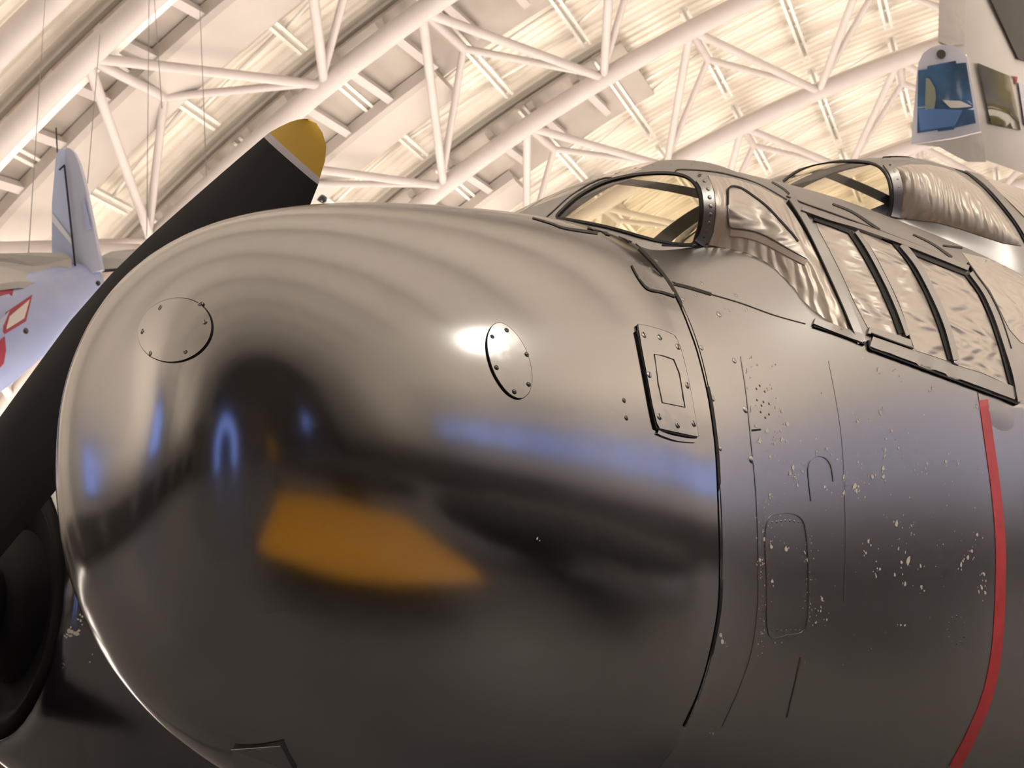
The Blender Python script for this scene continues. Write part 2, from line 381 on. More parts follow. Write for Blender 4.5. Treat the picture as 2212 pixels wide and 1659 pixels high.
# canopies: half sections (outer half width, height) from the sill up to the crown, at stations along the hull
C1 = [(.84, [(.40, .36), (.38, .40), (.30, .45), (.20, .495), (.10, .515), (0, .52)]),
      (.95, [(.40, .40), (.385, .45), (.36, .51), (.28, .57), (.16, .612), (0, .622)]),
      (1.08, [(.43, .40), (.402, .47), (.437, .556), (.395, .64), (.22, .703), (0, .722)]),
      (1.20, [(.52, .34), (.48, .43), (.48, .55), (.42, .675), (.25, .758), (0, .785)]),
      (1.33, [(.625, .17), (.622, .253), (.571, .425), (.494, .609), (.30, .765), (0, .835)]),
      (1.81, [(.728, .10), (.727, .181), (.705, .36), (.63, .559), (.36, .80), (0, .92)]),
      (2.40, [(.76, .10), (.757, .18), (.735, .37), (.66, .58), (.38, .82), (0, .95)]),
      (3.60, [(.77, .10), (.767, .18), (.745, .37), (.67, .58), (.38, .82), (0, .95)])]
C2 = [(1.82, [(.36, .70), (.34, .75), (.28, .80), (.18, .84), (.09, .87), (0, .88)]),
      (1.95, [(.36, .75), (.345, .80), (.33, .86), (.27, .92), (.16, .965), (0, .98)]),
      (2.10, [(.40, .75), (.363, .83), (.389, .92), (.36, 1.0), (.20, 1.06), (0, 1.08)]),
      (2.22, [(.50, .68), (.45, .77), (.45, .90), (.40, 1.02), (.23, 1.095), (0, 1.12)]),
      (2.40, [(.60, .62), (.585, .72), (.55, .85), (.47, .99), (.30, 1.13), (0, 1.19)]),
      (2.90, [(.70, .55), (.69, .64), (.65, .85), (.56, 1.02), (.33, 1.16), (0, 1.22)]),
      (3.60, [(.72, .55), (.71, .64), (.67, .85), (.57, 1.02), (.33, 1.14), (0, 1.19)]),
      (4.80, [(.50, .45), (.48, .50), (.45, .60), (.38, .70), (.22, .80), (0, .84)])]
def can_half(C, x, m):
    xs = [c[0] for c in C]
    P = [np.array([hermite(xs, [c[1][j][0] for c in C], x), hermite(xs, [c[1][j][1] for c in C], x)]) for j in range(6)]
    P2 = P + [np.array([-P[4][0], P[4][1]])]
    line = smooth_line(P2, m)[:5*m+1]
    return line
def can_surface(C, xs, m=14):
    v = []; rows = None; f = []
    for x in xs:
        L = can_half(C, x, m); full = [(-y, z) for y, z in L] + [(y, z) for y, z in L[-2::-1]]
        rows = len(full); v += [np.array([x, y, z+FLOOR]) for y, z in full]
    for i in range(len(xs)-1):
        for k in range(rows-1): f.append((i*rows+k, i*rows+k+1, (i+1)*rows+k+1, (i+1)*rows+k))
    return v, f
x1 = list(np.linspace(.84, 1.40, 130)) + list(np.linspace(1.41, 3.6, 110))
x2 = list(np.linspace(1.82, 2.45, 130)) + list(np.linspace(2.46, 4.8, 90))
S1V, S1F = can_surface(C1, x1); S2V, S2F = can_surface(C2, x2)
bvh_c1 = BVHTree.FromPolygons([tuple(p) for p in S1V], S1F); bvh_c2 = BVHTree.FromPolygons([tuple(p) for p in S2V], S2F)

# body behind the nose joint, open where the canopy sits
bx = list(np.linspace(XS+.0035, 1.45, 90)) + list(np.linspace(1.46, 2.2, 50)) + list(np.linspace(2.25, 6, 30))
BV, BF = loft(bx, 320)
PF = [(1529, 380), (1584, 387), (1638, 404), (1688, 431), (1712, 462), (1742, 510), (1772, 568), (1802, 630), (1827, 685), (1849, 733), (1800, 711), (1752, 692), (1716, 668), (1681, 626), (1646, 582), (1606, 551), (1566, 536), (1530, 529), (1541, 500), (1546, 460), (1543, 415)]
edge = []
for p in [(1430, 528), (1480, 531)] + PF[9:18][::-1] + [(1900, 752), (2000, 792), (2100, 830), (2190, 866)]:
    loc, n_, i_, d_ = bvh_c1.ray_cast(Vector(CAM), Vector(ray(p)).normalized(), 20)
    if loc is not None: edge.append((loc.x, loc.z))
edge.sort(); EX = [e[0] for e in edge]; EZ = [e[1] for e in edge]
for p in BV:                       # shoulder dives under the glazing just above its lower edge
    if p[0] > EX[0]-.02:
        k = min(max((p[2]-np.interp(p[0], EX, EZ))/.03, 0), 1); p[1] *= 1-.13*k*k*(3-2*k)
bvh_body = BVHTree.FromPolygons([tuple(p) for p in BV], BF)
def in_canopy(c):
    x, y, z = c[0], abs(c[1]), c[2]-FLOOR
    if x < .95 or x > 3.45: return False
    xs = [q[0] for q in C1]; zb = hermite(xs, [q[1][1][1] for q in C1], x)
    return z > max(zb, np.interp(x, EX, EZ)-FLOOR) + (.035 if c[1] < 0 else -.02)
BF2 = [q for q in BF if not in_canopy(sum(BV[i] for i in q)/4)]
mesh('fuselage', BV, BF2, M['skin'], plane)

Q1 = [(1203, 470), (1225, 445), (1250, 424), (1290, 401), (1330, 387), (1380, 378), (1430, 375), (1465, 378), (1490, 388), (1506, 408), (1513, 440), (1511, 480), (1503, 510), (1494, 527), (1460, 527), (1420, 521), (1380, 511), (1340, 499), (1300, 489), (1260, 481), (1225, 475)]
Q2 = [(1692, 393), (1712, 377), (1745, 360), (1785, 351), (1825, 349), (1868, 351), (1895, 359), (1912, 376), (1921, 400), (1924, 440), (1918, 466), (1900, 472), (1880, 472), (1840, 457), (1797, 440), (1737, 414)]
def skin_faces(V, F, poly, near):
    pr = proj(np.array(V)); out = []
    for q in F:
        c = sum(V[i] for i in q)/4
        if c[1] < 0: p = pr[list(q)].mean(0)
        else: p = proj(np.array([c[0], -c[1], c[2]]))
        if near(c) and inside(poly, p): continue
        out.append(q)
    return out
F1 = skin_faces(S1V, S1F, Q1, lambda c: c[0] < 1.16 and abs(c[1]) > .05)
F2 = skin_faces(S2V, S2F, Q2, lambda c: c[0] < 2.2 and abs(c[1]) > .05)
def crown(V, F, boxes, name):
    """take the crown panes out of the shell; they become clear panes of their own"""
    keep = []; got = [[] for _ in boxes]
    for q in F:
        c = sum(V[i] for i in q)/4; hit = False
        for k, (xa, xb, ya, yb, za) in enumerate(boxes):
            if xa < c[0] < xb and ya < c[1] < yb and c[2]-FLOOR > za: got[k].append(q); hit = True; break
        if not hit: keep.append(q)
    for g in got:
        ids = sorted({i for q in g for i in q}); mp = {a: b for b, a in enumerate(ids)}
        mesh(name, [V[i] for i in ids], [tuple(mp[i] for i in q) for q in g], M['cglass'], plane)
    return keep
F1 = crown(S1V, F1, [(1.13, 1.30, .02, .60, .45), (1.36, 1.78, .02, .40, .6), (1.36, 1.78, .42, .80, .30), (1.36, 1.78, -.30, -.02, .6), (1.0, 1.30, -.26, -.02, .6), (1.0, 1.10, .02, .26, .6), (1.85, 2.6, .02, .45, .6)], 'crown_pane')
F2 = crown(S2V, F2, [(2.16, 2.37, .02, .60, .80), (2.45, 2.85, .02, .5, .8), (2.45, 2.85, .52, .8, .7), (2.45, 2.85, -.26, -.02, .8), (2.02, 2.37, -.24, -.02, .8), (1.83, 2.0, .02, .30, .7)], 'crown_pane')
mesh('pilot_canopy', S1V, F1, M['frame'], plane); mesh('gunner_canopy', S2V, F2, M['frame'], plane)

# ---- surface helpers: put strips, plates and rivets onto the hull where the eye meets it
def cast(px, bvhs, lift=0., guide=None):
    d = ray(px); best = None
    for b in bvhs:
        loc, n, i, dist = b.ray_cast(Vector(CAM), Vector(d).normalized(), 20)
        if loc is not None and (best is None or dist < best[2]): best = (np.array(loc), np.array(n), dist)
    if best is None and guide is not None:
        for k in range(1, 40):
            p = np.array(px)*(1-k/40) + np.array(guide)*k/40; r = cast(p, bvhs)
            if r is not None: best = (r[0], r[1], 0); break
    if best is None: return None
    p, n = best[0], best[1]
    if n @ d > 0: n = -n
    return p + n*lift, n
HULL = [bvh_nose, bvh_body]; CAN1 = [bvh_c1]; CAN2 = [bvh_c2]; ALL = [bvh_nose, bvh_body, bvh_c1, bvh_c2]
def strip(name, pxs, width, bvhs, m, parent, lift=.0012, closed=False, dens=5, curve=True):
    """raised ribbon following a line on a surface; width may taper"""
    L = smooth_line(pxs, dens, closed) if curve else [np.asarray(p, float) for p in pxs]
    v = []; n = len(L); ws = width if hasattr(width, '__len__') else (width, width)
    rows = 0
    for i, p in enumerate(L):
        a = L[(i-1) % n] if closed else L[max(i-1, 0)]; b = L[(i+1) % n] if closed else L[min(i+1, n-1)]
        d = b-a; d = d/np.linalg.norm(d); s = np.array([-d[1], d[0]]); w_ = ws[0]+(ws[1]-ws[0])*i/(n-1)
        g = L[(i+n//3) % n] if closed else L[n//2]
        c0 = cast(p-s*w_/2, bvhs, 0, g); c1 = cast(p+s*w_/2, bvhs, 0, g)
        if c0 is None or c1 is None: continue
        v += [c0[0]-c0[1]*.001, c0[0]+c0[1]*lift, c1[0]+c1[1]*lift, c1[0]-c1[1]*.001]; rows += 1
    f = []
    for i in range(rows if closed else rows-1):
        j = (i+1) % rows
        for a in range(3): f.append((i*4+a, i*4+a+1, j*4+a+1, j*4+a))
    if not closed and rows: f += [(0, 1, 2, 3), (rows*4-4, rows*4-3, rows*4-2, rows*4-1)]
    return autosmooth(mesh(name, v, f, m, parent), 40)
def plate(name, poly, bvhs, m, parent, lift=.002, spacing=9, thick=.004, mirror=False, dome=0):
    """plate or pane that follows the surface inside an outline"""
    poly = [np.asarray(p, float) for p in poly]; B = []
    for i, p in enumerate(poly):
        q = poly[(i+1) % len(poly)]; k = max(1, int(np.linalg.norm(q-p)/spacing))
        B += [p+(q-p)*j/k for j in range(k)]
    nb = len(B); cen = sum(B)/nb; P = list(B); xs = [p[0] for p in B]; ys = [p[1] for p in B]
    gx = np.arange(min(xs), max(xs), spacing); gy = np.arange(min(ys), max(ys), spacing)
    for i, a in enumerate(gx):
        for b in gy:
            q = np.array([a, b+(spacing/2 if i % 2 else 0)])
            if inside(B, q) and min(np.hypot(*(q-t)) for t in B) > spacing*.45: P.append(q)
    vv, _, ff, *_ = delaunay_2d_cdt([Vector(p) for p in P], [], [list(range(nb))], 1, 1e-4)
    top = []; low = []
    for p in vv:
        c = cast((p[0], p[1]), bvhs, 0, cen)
        k = 0
        if dome:
            dmin = min(np.hypot(p[0]-t[0], p[1]-t[1]) for t in B); k = dome*min(dmin/25., 1)**.6
        top.append(c[0]+c[1]*(lift+k)); low.append(c[0]+c[1]*(lift-thick))
    f = [tuple(q) for q in ff]; edges = {}
    for q in f:
        for a, b in zip(q, q[1:]+q[:1]): edges[(a, b)] = 1
    bd = [(a, b) for (a, b) in edges if (b, a) not in edges]
    n = len(top); v = top+low; f2 = f + [(a, b, b+n, a+n) for a, b in bd]
    if mirror:
        n2 = len(v); v = v + [np.array([p[0], -p[1], p[2]]) for p in v]; f2 = f2 + [tuple(i+n2 for i in q[::-1]) for q in f2]
    return autosmooth(mesh(name, v, f2, m, parent), 50)
# one rivet and one slotted screw, shared by all copies (unit radius, axis +Z)
def dome_mesh(name, m, slot=False, h=.22):
    v = [(0, 0, h)]; f = []
    for j, (r, z) in enumerate([(.5, h*.85), (.85, h*.45), (1, 0), (1, -.3)]):
        for k in range(12): a = 2*math.pi*k/12; v.append((r*math.cos(a), r*math.sin(a), z))
    for k in range(12): f.append((0, 1+k, 1+(k+1) % 12))
    for j in range(3):
        for k in range(12): f.append((1+j*12+k, 1+(j+1)*12+k, 1+(j+1)*12+(k+1) % 12, 1+j*12+(k+1) % 12))
    mi = [0]*len(f)
    if slot:
        o = len(v); a, b = .75, .1
        v += [(-a, -b, h*.6), (a, -b, h*.6), (a, b, h*.6), (-a, b, h*.6), (-a, -b, h+.05), (a, -b, h+.05), (a, b, h+.05), (-a, b, h+.05)]
        q = [(4, 5, 6, 7), (0, 4, 7, 3), (1, 2, 6, 5), (0, 1, 5, 4), (3, 7, 6, 2)]; f += [tuple(i+o for i in t) for t in q]; mi += [1]*5
    me = bpy.data.meshes.new(name); me.from_pydata(v, [], f); me.update(); me.materials.append(m); me.materials.append(M['gap'])
    me.polygons.foreach_set('material_index', mi); me.polygons.foreach_set('use_smooth', [True]*len(f)); return me
ME_RIVET = dome_mesh('rivet', M['rivet']); ME_RIVD = dome_mesh('rivet_dark', M['rivetd']); ME_SCREW = dome_mesh('screw', M['rivet'], True)
ME_SCREWD = dome_mesh('screw_dark', M['rivetd'], True)
def stud(name, px, rad_px, me, bvhs, parent, lift=0., spin=0., label=None):
    c = cast(px, bvhs, lift)
    if c is None: return
    r = rad_px/FPX*((c[0]-CAM) @ FW); x, y, z = frame_of(c[1])
    m = Matrix(((x[0], y[0], z[0], c[0][0]), (x[1], y[1], z[1], c[0][1]), (x[2], y[2], z[2], c[0][2]), (0, 0, 0, 1))) @ Matrix.Rotation(spin, 4, 'Z') @ Matrix.Scale(r, 4)
    o = bpy.data.objects.new(name, me); col.objects.link(o); o.parent = parent
    o.matrix_parent_inverse = parent_world(parent).inverted(); o.matrix_basis = m
    return o
def ellipse(c, a, b, ang, n=40): 
    ang = math.radians(ang); return [(c[0]+a*math.cos(t)*math.cos(ang)-b*math.sin(t)*math.sin(ang), c[1]+a*math.cos(t)*math.sin(ang)+b*math.sin(t)*math.cos(ang)) for t in np.linspace(0, 2*math.pi, n, endpoint=False)]

# ---- joints, plates and rivets of the nose
strip('nose_joint', [(1269, 492), (1312, 498), (1345, 513), (1380, 537), (1421, 580), (1448, 616), (1470, 656), (1492, 710), (1511, 766), (1532, 853), (1544, 931), (1550, 992), (1554, 1082), (1557, 1187), (1556, 1290), (1547, 1360), (1528, 1444), (1508, 1505), (1478, 1570)], (6, 6), HULL, M['gap'], plane, .0018)
strip('panel_joint', [(1150, 471), (1190, 483), (1218, 493), (1255, 499), (1291, 504)], (3, 6), HULL, M['gap'], plane, .0012)
strip('panel_joint', [(1450, 612), (1490, 622), (1536, 636)], 6, HULL, M['gap'], plane, .0012)
strip('panel_joint', [(1536, 636), (1600, 655), (1672, 681), (1740, 700)], 2, HULL, M['gap'], plane, .0008)
pa = plate('round_cover', ellipse((380, 714), 80, 67, -18), HULL, M['plate_b'], plane, .003, 12); pa['label'] = 'round screwed cover plate on upper nose'
strip('cover_edge', ellipse((380, 714), 81, 68, -18), 2, HULL, M['gap'], pa, .0014, True, 2)
for p in [(349, 666), (435, 658), (446, 697), (404, 760), (328, 765), (311, 717)]: stud('screw', p, 6.5, ME_SCREW, HULL, pa, .003, random.random()*3)
EB = [(1058, 712), (1068, 702), (1082, 701), (1100, 712), (1118, 732), (1134, 760), (1144, 795), (1146, 826), (1140, 848), (1128, 860), (1113, 860), (1095, 849), (1078, 828), (1063, 800), (1053, 765), (1051, 735)]
pb = plate('oval_cover', smooth_line(EB, 4, True), HULL, M['plate_b'], plane, .004, 10); pb['label'] = 'shiny oval cover plate on the nose side'
strip('cover_edge', EB, 2.5, HULL, M['gap'], pb, .0035, True, 4)
for p in [(1061, 730), (1092, 716), (1135, 768), (1070, 796), (1139, 832), (1108, 848)]: stud('screw', p, 6, ME_SCREWD, HULL, pb, .004, random.random()*3)
EC = [(1374, 704), (1400, 709), (1430, 718), (1450, 727), (1458, 738), (1468, 765), (1480, 815), (1490, 865), (1498, 915), (1503, 945), (1470, 938), (1420, 927), (1414, 916), (1405, 880), (1393, 815), (1380, 745)]
pc = plate('access_plate', EC, HULL, M['plate'], plane, .006, 9); pc['label'] = 'raised rectangular access plate beside nose joint'
strip('plate_edge', [(1373, 716), (1380, 750), (1393, 818), (1405, 882), (1413, 918), (1420, 928), (1460, 938), (1501, 946)], 3.5, HULL, M['gap'], pc, .0045, False, 3)
strip('plate_lip', [(1418, 934), (1440, 943), (1465, 950), (1500, 953)], 8, HULL, M['plate_b'], pc, .004)
strip('inner_panel', [(1408, 768), (1428, 772), (1450, 780), (1462, 810), (1470, 860), (1474, 882), (1445, 876), (1425, 872), (1416, 830)], 1.6, HULL, M['gap'], pc, .0068, True, 2, False)
strip('plate_edge', [(1374, 704), (1400, 709), (1430, 718), (1450, 727), (1458, 738), (1468, 765), (1480, 815), (1490, 865), (1498, 915), (1503, 945)], 2, HULL, M['gap'], pc, .0055, False, 3)
for p in [(1386, 727), (1420, 732), (1459, 752), (1479, 835), (1419, 902), (1458, 920), (1493, 917)]: stud('screw', p, 8, ME_SCREW, HULL, pc, .006, 1.4+random.random())
stud('screw', (1397, 812), 8, ME_SCREW, HULL, pc, .006, 1.3)
ED = [(1366, 576), (1375, 572), (1405, 577), (1424, 583), (1436, 600), (1449, 622), (1457, 640), (1440, 635), (1405, 626), (1392, 615), (1378, 597)]
pd = plate('corner_plate', ED, HULL, M['radome'], plane, .0012, 10); strip('plate_edge', [(1364, 574), (1373, 592), (1388, 614), (1402, 626), (1430, 632), (1458, 641)], (3, 5), HULL, M['gap'], pd, .0016, False, 4)
for p in [(1372, 580), (1380, 602), (1403, 580), (1428, 588), (1432, 626), (1455, 633)]: stud('rivet', p, 4, ME_RIVET, HULL, pd, .001)
for p, r in [((1348, 865), 6), ((1353, 903), 6)]: stud('rivet', p, r, ME_RIVD, HULL, plane)
for p, r in [((1553, 679), 8), ((1515, 751), 7), ((1586, 779), 7), ((1540, 861), 7), ((1610, 885), 8), ((1556, 969), 6), ((1623, 993), 9), ((1502, 637), 6), ((1475, 646), 6), ((1418, 563), 5), ((1516, 612), 5), ((1590, 638), 5)]: stud('rivet', p, r, ME_RIVET, HULL, plane)
for p in [(1357, 561), (1369, 563), (1386, 568), (1405, 634), (1421, 642), (1436, 645)]: stud('rivet', p, 2.5, ME_RIVET, HULL, plane)
for p in [(1641, 833), (1634, 840), (1652, 846), (1635, 864), (1649, 868), (1661, 872), (1643, 890), (1661, 895), (1653, 902), (1645, 876)]: stud('bolt_hole', p, 3, ME_RIVD, HULL, plane)
strip('slot', [(1624, 930), (1634, 929), (1643, 928)], 4, HULL, M['gap'], plane, .001)
# access panels and skin laps on the flank
M['lap'] = mat('skin_lap', (.05, .048, .048), .3, ior=3.4)
pe = strip('access_panel_rim', [(1660, 1370), (1656, 1250), (1653, 1160), (1662, 1118), (1690, 1109), (1720, 1112), (1738, 1135), (1745, 1200), (1746, 1300), (1738, 1360), (1700, 1372)], 2, HULL, M['lap'], plane, .0015, True, 4)
for k in range(8): stud('rivet', (1668+9.5*k, 1124+abs(k-3.5)*1.2), 2.6, ME_RIVET, HULL, pe)
for k in range(7): stud('rivet', (1668+10*k, 1362), 2.4, ME_RIVET, HULL, pe)
strip('hatch_rim', [(1752, 1082), (1746, 1030), (1747, 1003), (1760, 987), (1780, 988), (1794, 1005), (1800, 1040)], 2, HULL, M['lap'], plane, .0015)
strip('skin_lap', [(1600, 770), (1612, 850), (1622, 950), (1632, 1050), (1637, 1160), (1637, 1300), (1625, 1400), (1600, 1480), (1560, 1570)], 2, HULL, M['lap'], plane, .001)
strip('skin_lap', [(1510, 1500), (1480, 1570)], 4, HULL, M['lap'], plane, .002)
strip('skin_lap', [(1730, 1420), (1718, 1475), (1700, 1550)], 3, HULL, M['lap'], plane, .002)
strip('skin_lap', [(1790, 780), (1812, 900), (1822, 1000), (1826, 1150), (1822, 1300)], 1.5, HULL, M['lap'], plane, .0006)
for k in range(12): a = 2*math.pi*k/12; stud('rivet', (2066+19*math.cos(a), 1361+30*math.sin(a)), 2.4, ME_RIVET, HULL, plane)
# red propeller warning stripe
strip('warning_stripe', [(2116, 806), (2126, 881), (2139, 971), (2149, 1043), (2157, 1120), (2161, 1180), (2161, 1245), (2158, 1333), (2152, 1407), (2141, 1470), (2123, 1530), (2092, 1600), (2060, 1660)], (19, 24), HULL, M['red'], plane, .0012)
# paint chips on the flank: irregular flakes, far too many to count
CHIPS = [(1624, 772, 3), (1637, 788, 3), (1676, 788, 3), (1614, 800, 5), (1611, 826, 5), (1658, 838, 4), (1676, 880, 5), (1688, 889, 5), (1623, 883, 6), (1656, 930, 9), (1700, 916, 8), (1687, 931, 4), (1641, 953, 8), (1688, 948, 6), (1671, 948, 3), (1672, 958, 4), (1664, 987, 5), (1712, 1010, 7), (1706, 1022, 6), (1732, 1018, 4), (1722, 1048, 4), (1716, 1030, 4), (1764, 975, 4), (1786, 970, 4), (1808, 992, 4), (1853, 998, 5), (1901, 890, 6), (1878, 905, 3), (1925, 930, 6), (1852, 910, 5), (1940, 968, 5), (1912, 972, 6), (1910, 985, 4), (1822, 1030, 6), (1845, 1050, 9), (1850, 1062, 7), (1822, 1066, 6), (1782, 1052, 6), (1884, 1030, 6), (1908, 1012, 6), (1907, 1030, 7), (2002, 1000, 5), (2043, 998, 5), (2069, 1002, 4), (1975, 1015, 4), (1663, 1068, 5), (1936, 1130, 8), (1968, 1135, 4), (1968, 1152, 3), (2110, 1155, 5), (1962, 1210, 12), (1940, 1185, 5), (1988, 1222, 5), (1875, 1170, 6), (1870, 1195, 4), (2098, 1190, 6), (2090, 1205, 6), (2075, 1220, 7), (2125, 1240, 7), (2120, 1270, 7), (2128, 1280, 6), (1955, 1260, 6), (1990, 1268, 6), (1650, 1165, 6), (1665, 1180, 6), (1698, 1185, 6), (1668, 1255, 7), (1640, 1210, 6), (1745, 1210, 6), (1775, 1295, 5), (1772, 1320, 4), (1786, 1338, 4), (1762, 1345, 5), (1560, 1385, 6), (1556, 1372, 5), (1540, 1585, 4), (1945, 1350, 5), (1900, 1230, 5), (1892, 1245, 4), (1578, 672, 4), (1612, 670, 4), (1895, 797, 3), (1943, 813, 3), (2015, 840, 4), (2110, 880, 3), (2120, 873, 4), (1930, 800, 3), (1160, 1163, 3)]
cv = []; cf = []
def chip(px, s):
    n = random.randint(5, 8); pts = []
    for k in range(n):
        a = 2*math.pi*k/n; r = s*.5*(.4+.8*random.random()); pts.append((px[0]+r*.75*math.cos(a), px[1]+r*1.35*math.sin(a)))
    o = len(cv)
    for p in pts:
        c = cast(p, HULL, .0007)
        if c is None: return
        cv.append(c[0])
    cf.append(tuple(range(o, o+n)))
for x, y, s in CHIPS:
    chip((x, y), s*1.5)
    for _ in range(3): chip((x+random.gauss(0, s*1.3), y+random.gauss(0, s*1.8)), 2.2+random.random()*s*.45)
for _ in range(130):
    chip((random.uniform(1620, 2140), random.gauss(1120, 140)), 1.2+2.0*random.random()**2)
for _ in range(60): chip((1648+random.gauss(0, 9), random.uniform(1060, 1420)), 1.5+2.5*random.random())
for _ in range(40): chip((1745+random.gauss(0, 6), random.uniform(1150, 1350)), 1.5+2.*random.random())
o = mesh('paint_chips', cv, cf, M['chip'], plane, smooth=False); o['kind'] = 'stuff'; o['label'] = 'pale flecks of chipped paint'

# ---- pilot canopy: panes, joints, strips
g1 = plate('windscreen_pane', Q1, CAN1, M['yglass'], plane, .0, 10, .003); g1['label'] = 'yellow tinted windscreen side pane'
g1b = plate('windscreen_pane', Q1, CAN1, M['yglass'], plane, .0, 12, .003)
for v_ in g1b.data.vertices: v_.co.y = -v_.co.y      # the same pane on the far side
strip('pane_gasket', Q1, 5, CAN1, M['gap'], g1, .003, True, 4)
st = strip('riveted_strip', [(1512, 386), (1524, 405), (1530, 440), (1528, 480), (1520, 508), (1508, 527)], (24, 24), CAN1, M['frame'], plane, .004)
for p in [(1511, 378), (1521, 393), (1528, 410), (1531, 428), (1533, 446), (1532, 464), (1529, 482), (1524, 499), (1518, 513)]: stud('rivet', p, 5, ME_RIVET, CAN1, st, .004)
for p in [(1188, 460), (1205, 447), (1230, 425), (1262, 408), (1292, 386), (1330, 374), (1372, 363), (1410, 357), (1450, 356), (1495, 356), (1520, 354), (1547, 358), (1578, 367), (1612, 377), (1640, 388)]: stud('rivet', p, 3, ME_RIVET, CAN1, plane)
strip('frame_joint', [(1458, 372), (1464, 367), (1490, 367), (1540, 371), (1584, 380), (1640, 398), (1700, 432)], 2.2, CAN1, M['gap'], plane, .001)
strip('frame_joint', [(1180, 470), (1200, 452), (1230, 425), (1265, 402), (1300, 386), (1322, 384)], 2.2, CAN1, M['gap'], plane, .001)
strip('crown_joint', [(1560, 353), (1610, 366), (1650, 384), (1690, 407), (1705, 420)], 4, CAN1, M['gap'], plane, .001)
pf = plate('front_side_pane', PF, CAN1, M['foil2'], plane, .002, 10); pf['label'] = 'foil lined front side pane'
VW = [(1570, 425), (1571, 411), (1580, 405), (1601, 410), (1627, 427), (1654, 448), (1681, 476), (1708, 506), (1722, 524), (1742, 561), (1699, 537), (1663, 515), (1636, 503), (1608, 496), (1578, 492), (1572, 481), (1570, 445)]
plate('vent_pane', VW, CAN1, M['foil'], pf, .0035, 10); strip('vent_seal', [(1570, 445), (1570, 425), (1571, 411), (1580, 405), (1601, 410), (1627, 427), (1654, 448), (1681, 476), (1708, 506), (1722, 524)], 3.5, CAN1, M['gap'], pf, .005)
strip('vent_seal', [(1570, 445), (1572, 481), (1578, 492), (1608, 496), (1636, 503), (1663, 515), (1699, 537), (1742, 561)], 1.8, CAN1, M['lap'], pf, .005)
strip('vent_rim', [(1576, 503), (1608, 507), (1638, 516), (1668, 530), (1700, 548), (1740, 569)], (14, 12), CAN1, M['clear'], pf, .004)
strip('bow_frame', [(1706, 432), (1734, 474), (1762, 524), (1792, 588), (1820, 648), (1842, 700), (1858, 742)], (15, 17), CAN1, M['frame'], plane, .006)
strip('bow_joint', [(1700, 437), (1728, 480), (1754, 529), (1784, 594), (1812, 655), (1833, 704), (1848, 740)], 2.2, CAN1, M['gap'], plane, .0075)
PANES = [
 [(1761, 479), (1798, 491), (1834, 507), (1858, 546), (1892, 609), (1919, 669), (1941, 725), (1906, 716), (1874, 708), (1846, 655), (1818, 593), (1790, 537), (1768, 497)],
 [(1850, 500), (1890, 513), (1928, 530), (1962, 574), (1996, 636), (2024, 706), (2046, 780), (2010, 768), (1976, 757), (1952, 690), (1924, 621), (1889, 558), (1864, 520)],
 [(1962, 548), (2020, 572), (2082, 597), (2111, 637), (2135, 689), (2156, 752), (2177, 831), (2122, 806), (2066, 789), (2054, 757), (2033, 698), (2003, 628), (1982, 585)]]
for i, p in enumerate(PANES):
    o = plate('side_pane', p, CAN1, M['foil'], plane, .001, 10)
strip('pane_seal', [(1757, 475), (1796, 488), (1834, 503)], (8, 9), CAN1, M['gap'], plane, .004)
strip('pane_seal', [(1834, 503), (1860, 543), (1895, 607), (1923, 669), (1943, 722)], (9, 10), CAN1, M['gap'], plane, .004)
strip('pane_frame', [(1846, 505), (1872, 543), (1906, 607), (1934, 669), (1956, 728)], (9, 9), CAN1, M['frame'], plane, .008)
strip('pane_seal', [(1852, 506), (1879, 543), (1913, 607), (1941, 669), (1962, 735)], 2.5, CAN1, M['gap'], plane, .006)
strip('pane_seal', [(1850, 497), (1890, 510), (1930, 527)], (3, 5), CAN1, M['gap'], plane, .004)
strip('pane_seal', [(1930, 527), (1965, 571), (1999, 634), (2027, 704), (2049, 778)], (9, 7), CAN1, M['gap'], plane, .004)
strip('pane_frame', [(1944, 533), (1978, 576), (2011, 638), (2040, 706), (2060, 780)], (13, 13), CAN1, M['frame'], plane, .008)
strip('pane_seal', [(1955, 541), (2020, 568), (2084, 593)], (9, 8), CAN1, M['gap'], plane, .004)
strip('pane_seal', [(2084, 593), (2114, 634), (2138, 687), (2159, 750), (2180, 830)], (8, 6), CAN1, M['gap'], plane, .004)
strip('rear_frame', [(2094, 592), (2124, 634), (2148, 687), (2169, 750), (2187, 810), (2198, 868)], (14, 12), CAN1, M['frame'], plane, .008)
strip('frame_joint', [(2086, 572), (2104, 598), (2133, 640), (2158, 694), (2178, 756)], 2, CAN1, M['gap'], plane, .009)
strip('top_rail', [(1728, 455), (1790, 477), (1850, 494), (1930, 522), (2010, 553), (2088, 584)], (9, 11), CAN1, M['frame'], plane, .008)
strip('rail_joint', [(1698, 424), (1740, 441), (1800, 462), (1860, 484), (1940, 514), (2020, 546), (2085, 575)], 2.2, CAN1, M['gap'], plane, .0015)
strip('rail_joint', [(1798, 441), (1840, 458), (1880, 484), (1900, 498)], (4, 6), CAN1, M['gap'], plane, .0015)
strip('rail_joint', [(1972, 507), (2010, 525), (2040, 545), (2056, 557)], (3, 6), CAN1, M['gap'], plane, .0015)
BOTH = [bvh_body, bvh_c1]
strip('sill_rail', [(1756, 696), (1800, 712), (1862, 734)], (13, 18), BOTH, M['frame'], plane, .006)
strip('sill_rail', [(1873, 716), (1915, 728), (1962, 744)], (14, 15), BOTH, M['frame'], plane, .006)
strip('sill_rail', [(1879, 740), (1960, 768), (2060, 804), (2130, 829), (2192, 852)], (22, 26), BOTH, M['frame'], plane, .005)
strip('sill_joint', [(1755, 706), (1810, 724), (1866, 745)], 3, BOTH, M['gap'], plane, .004)
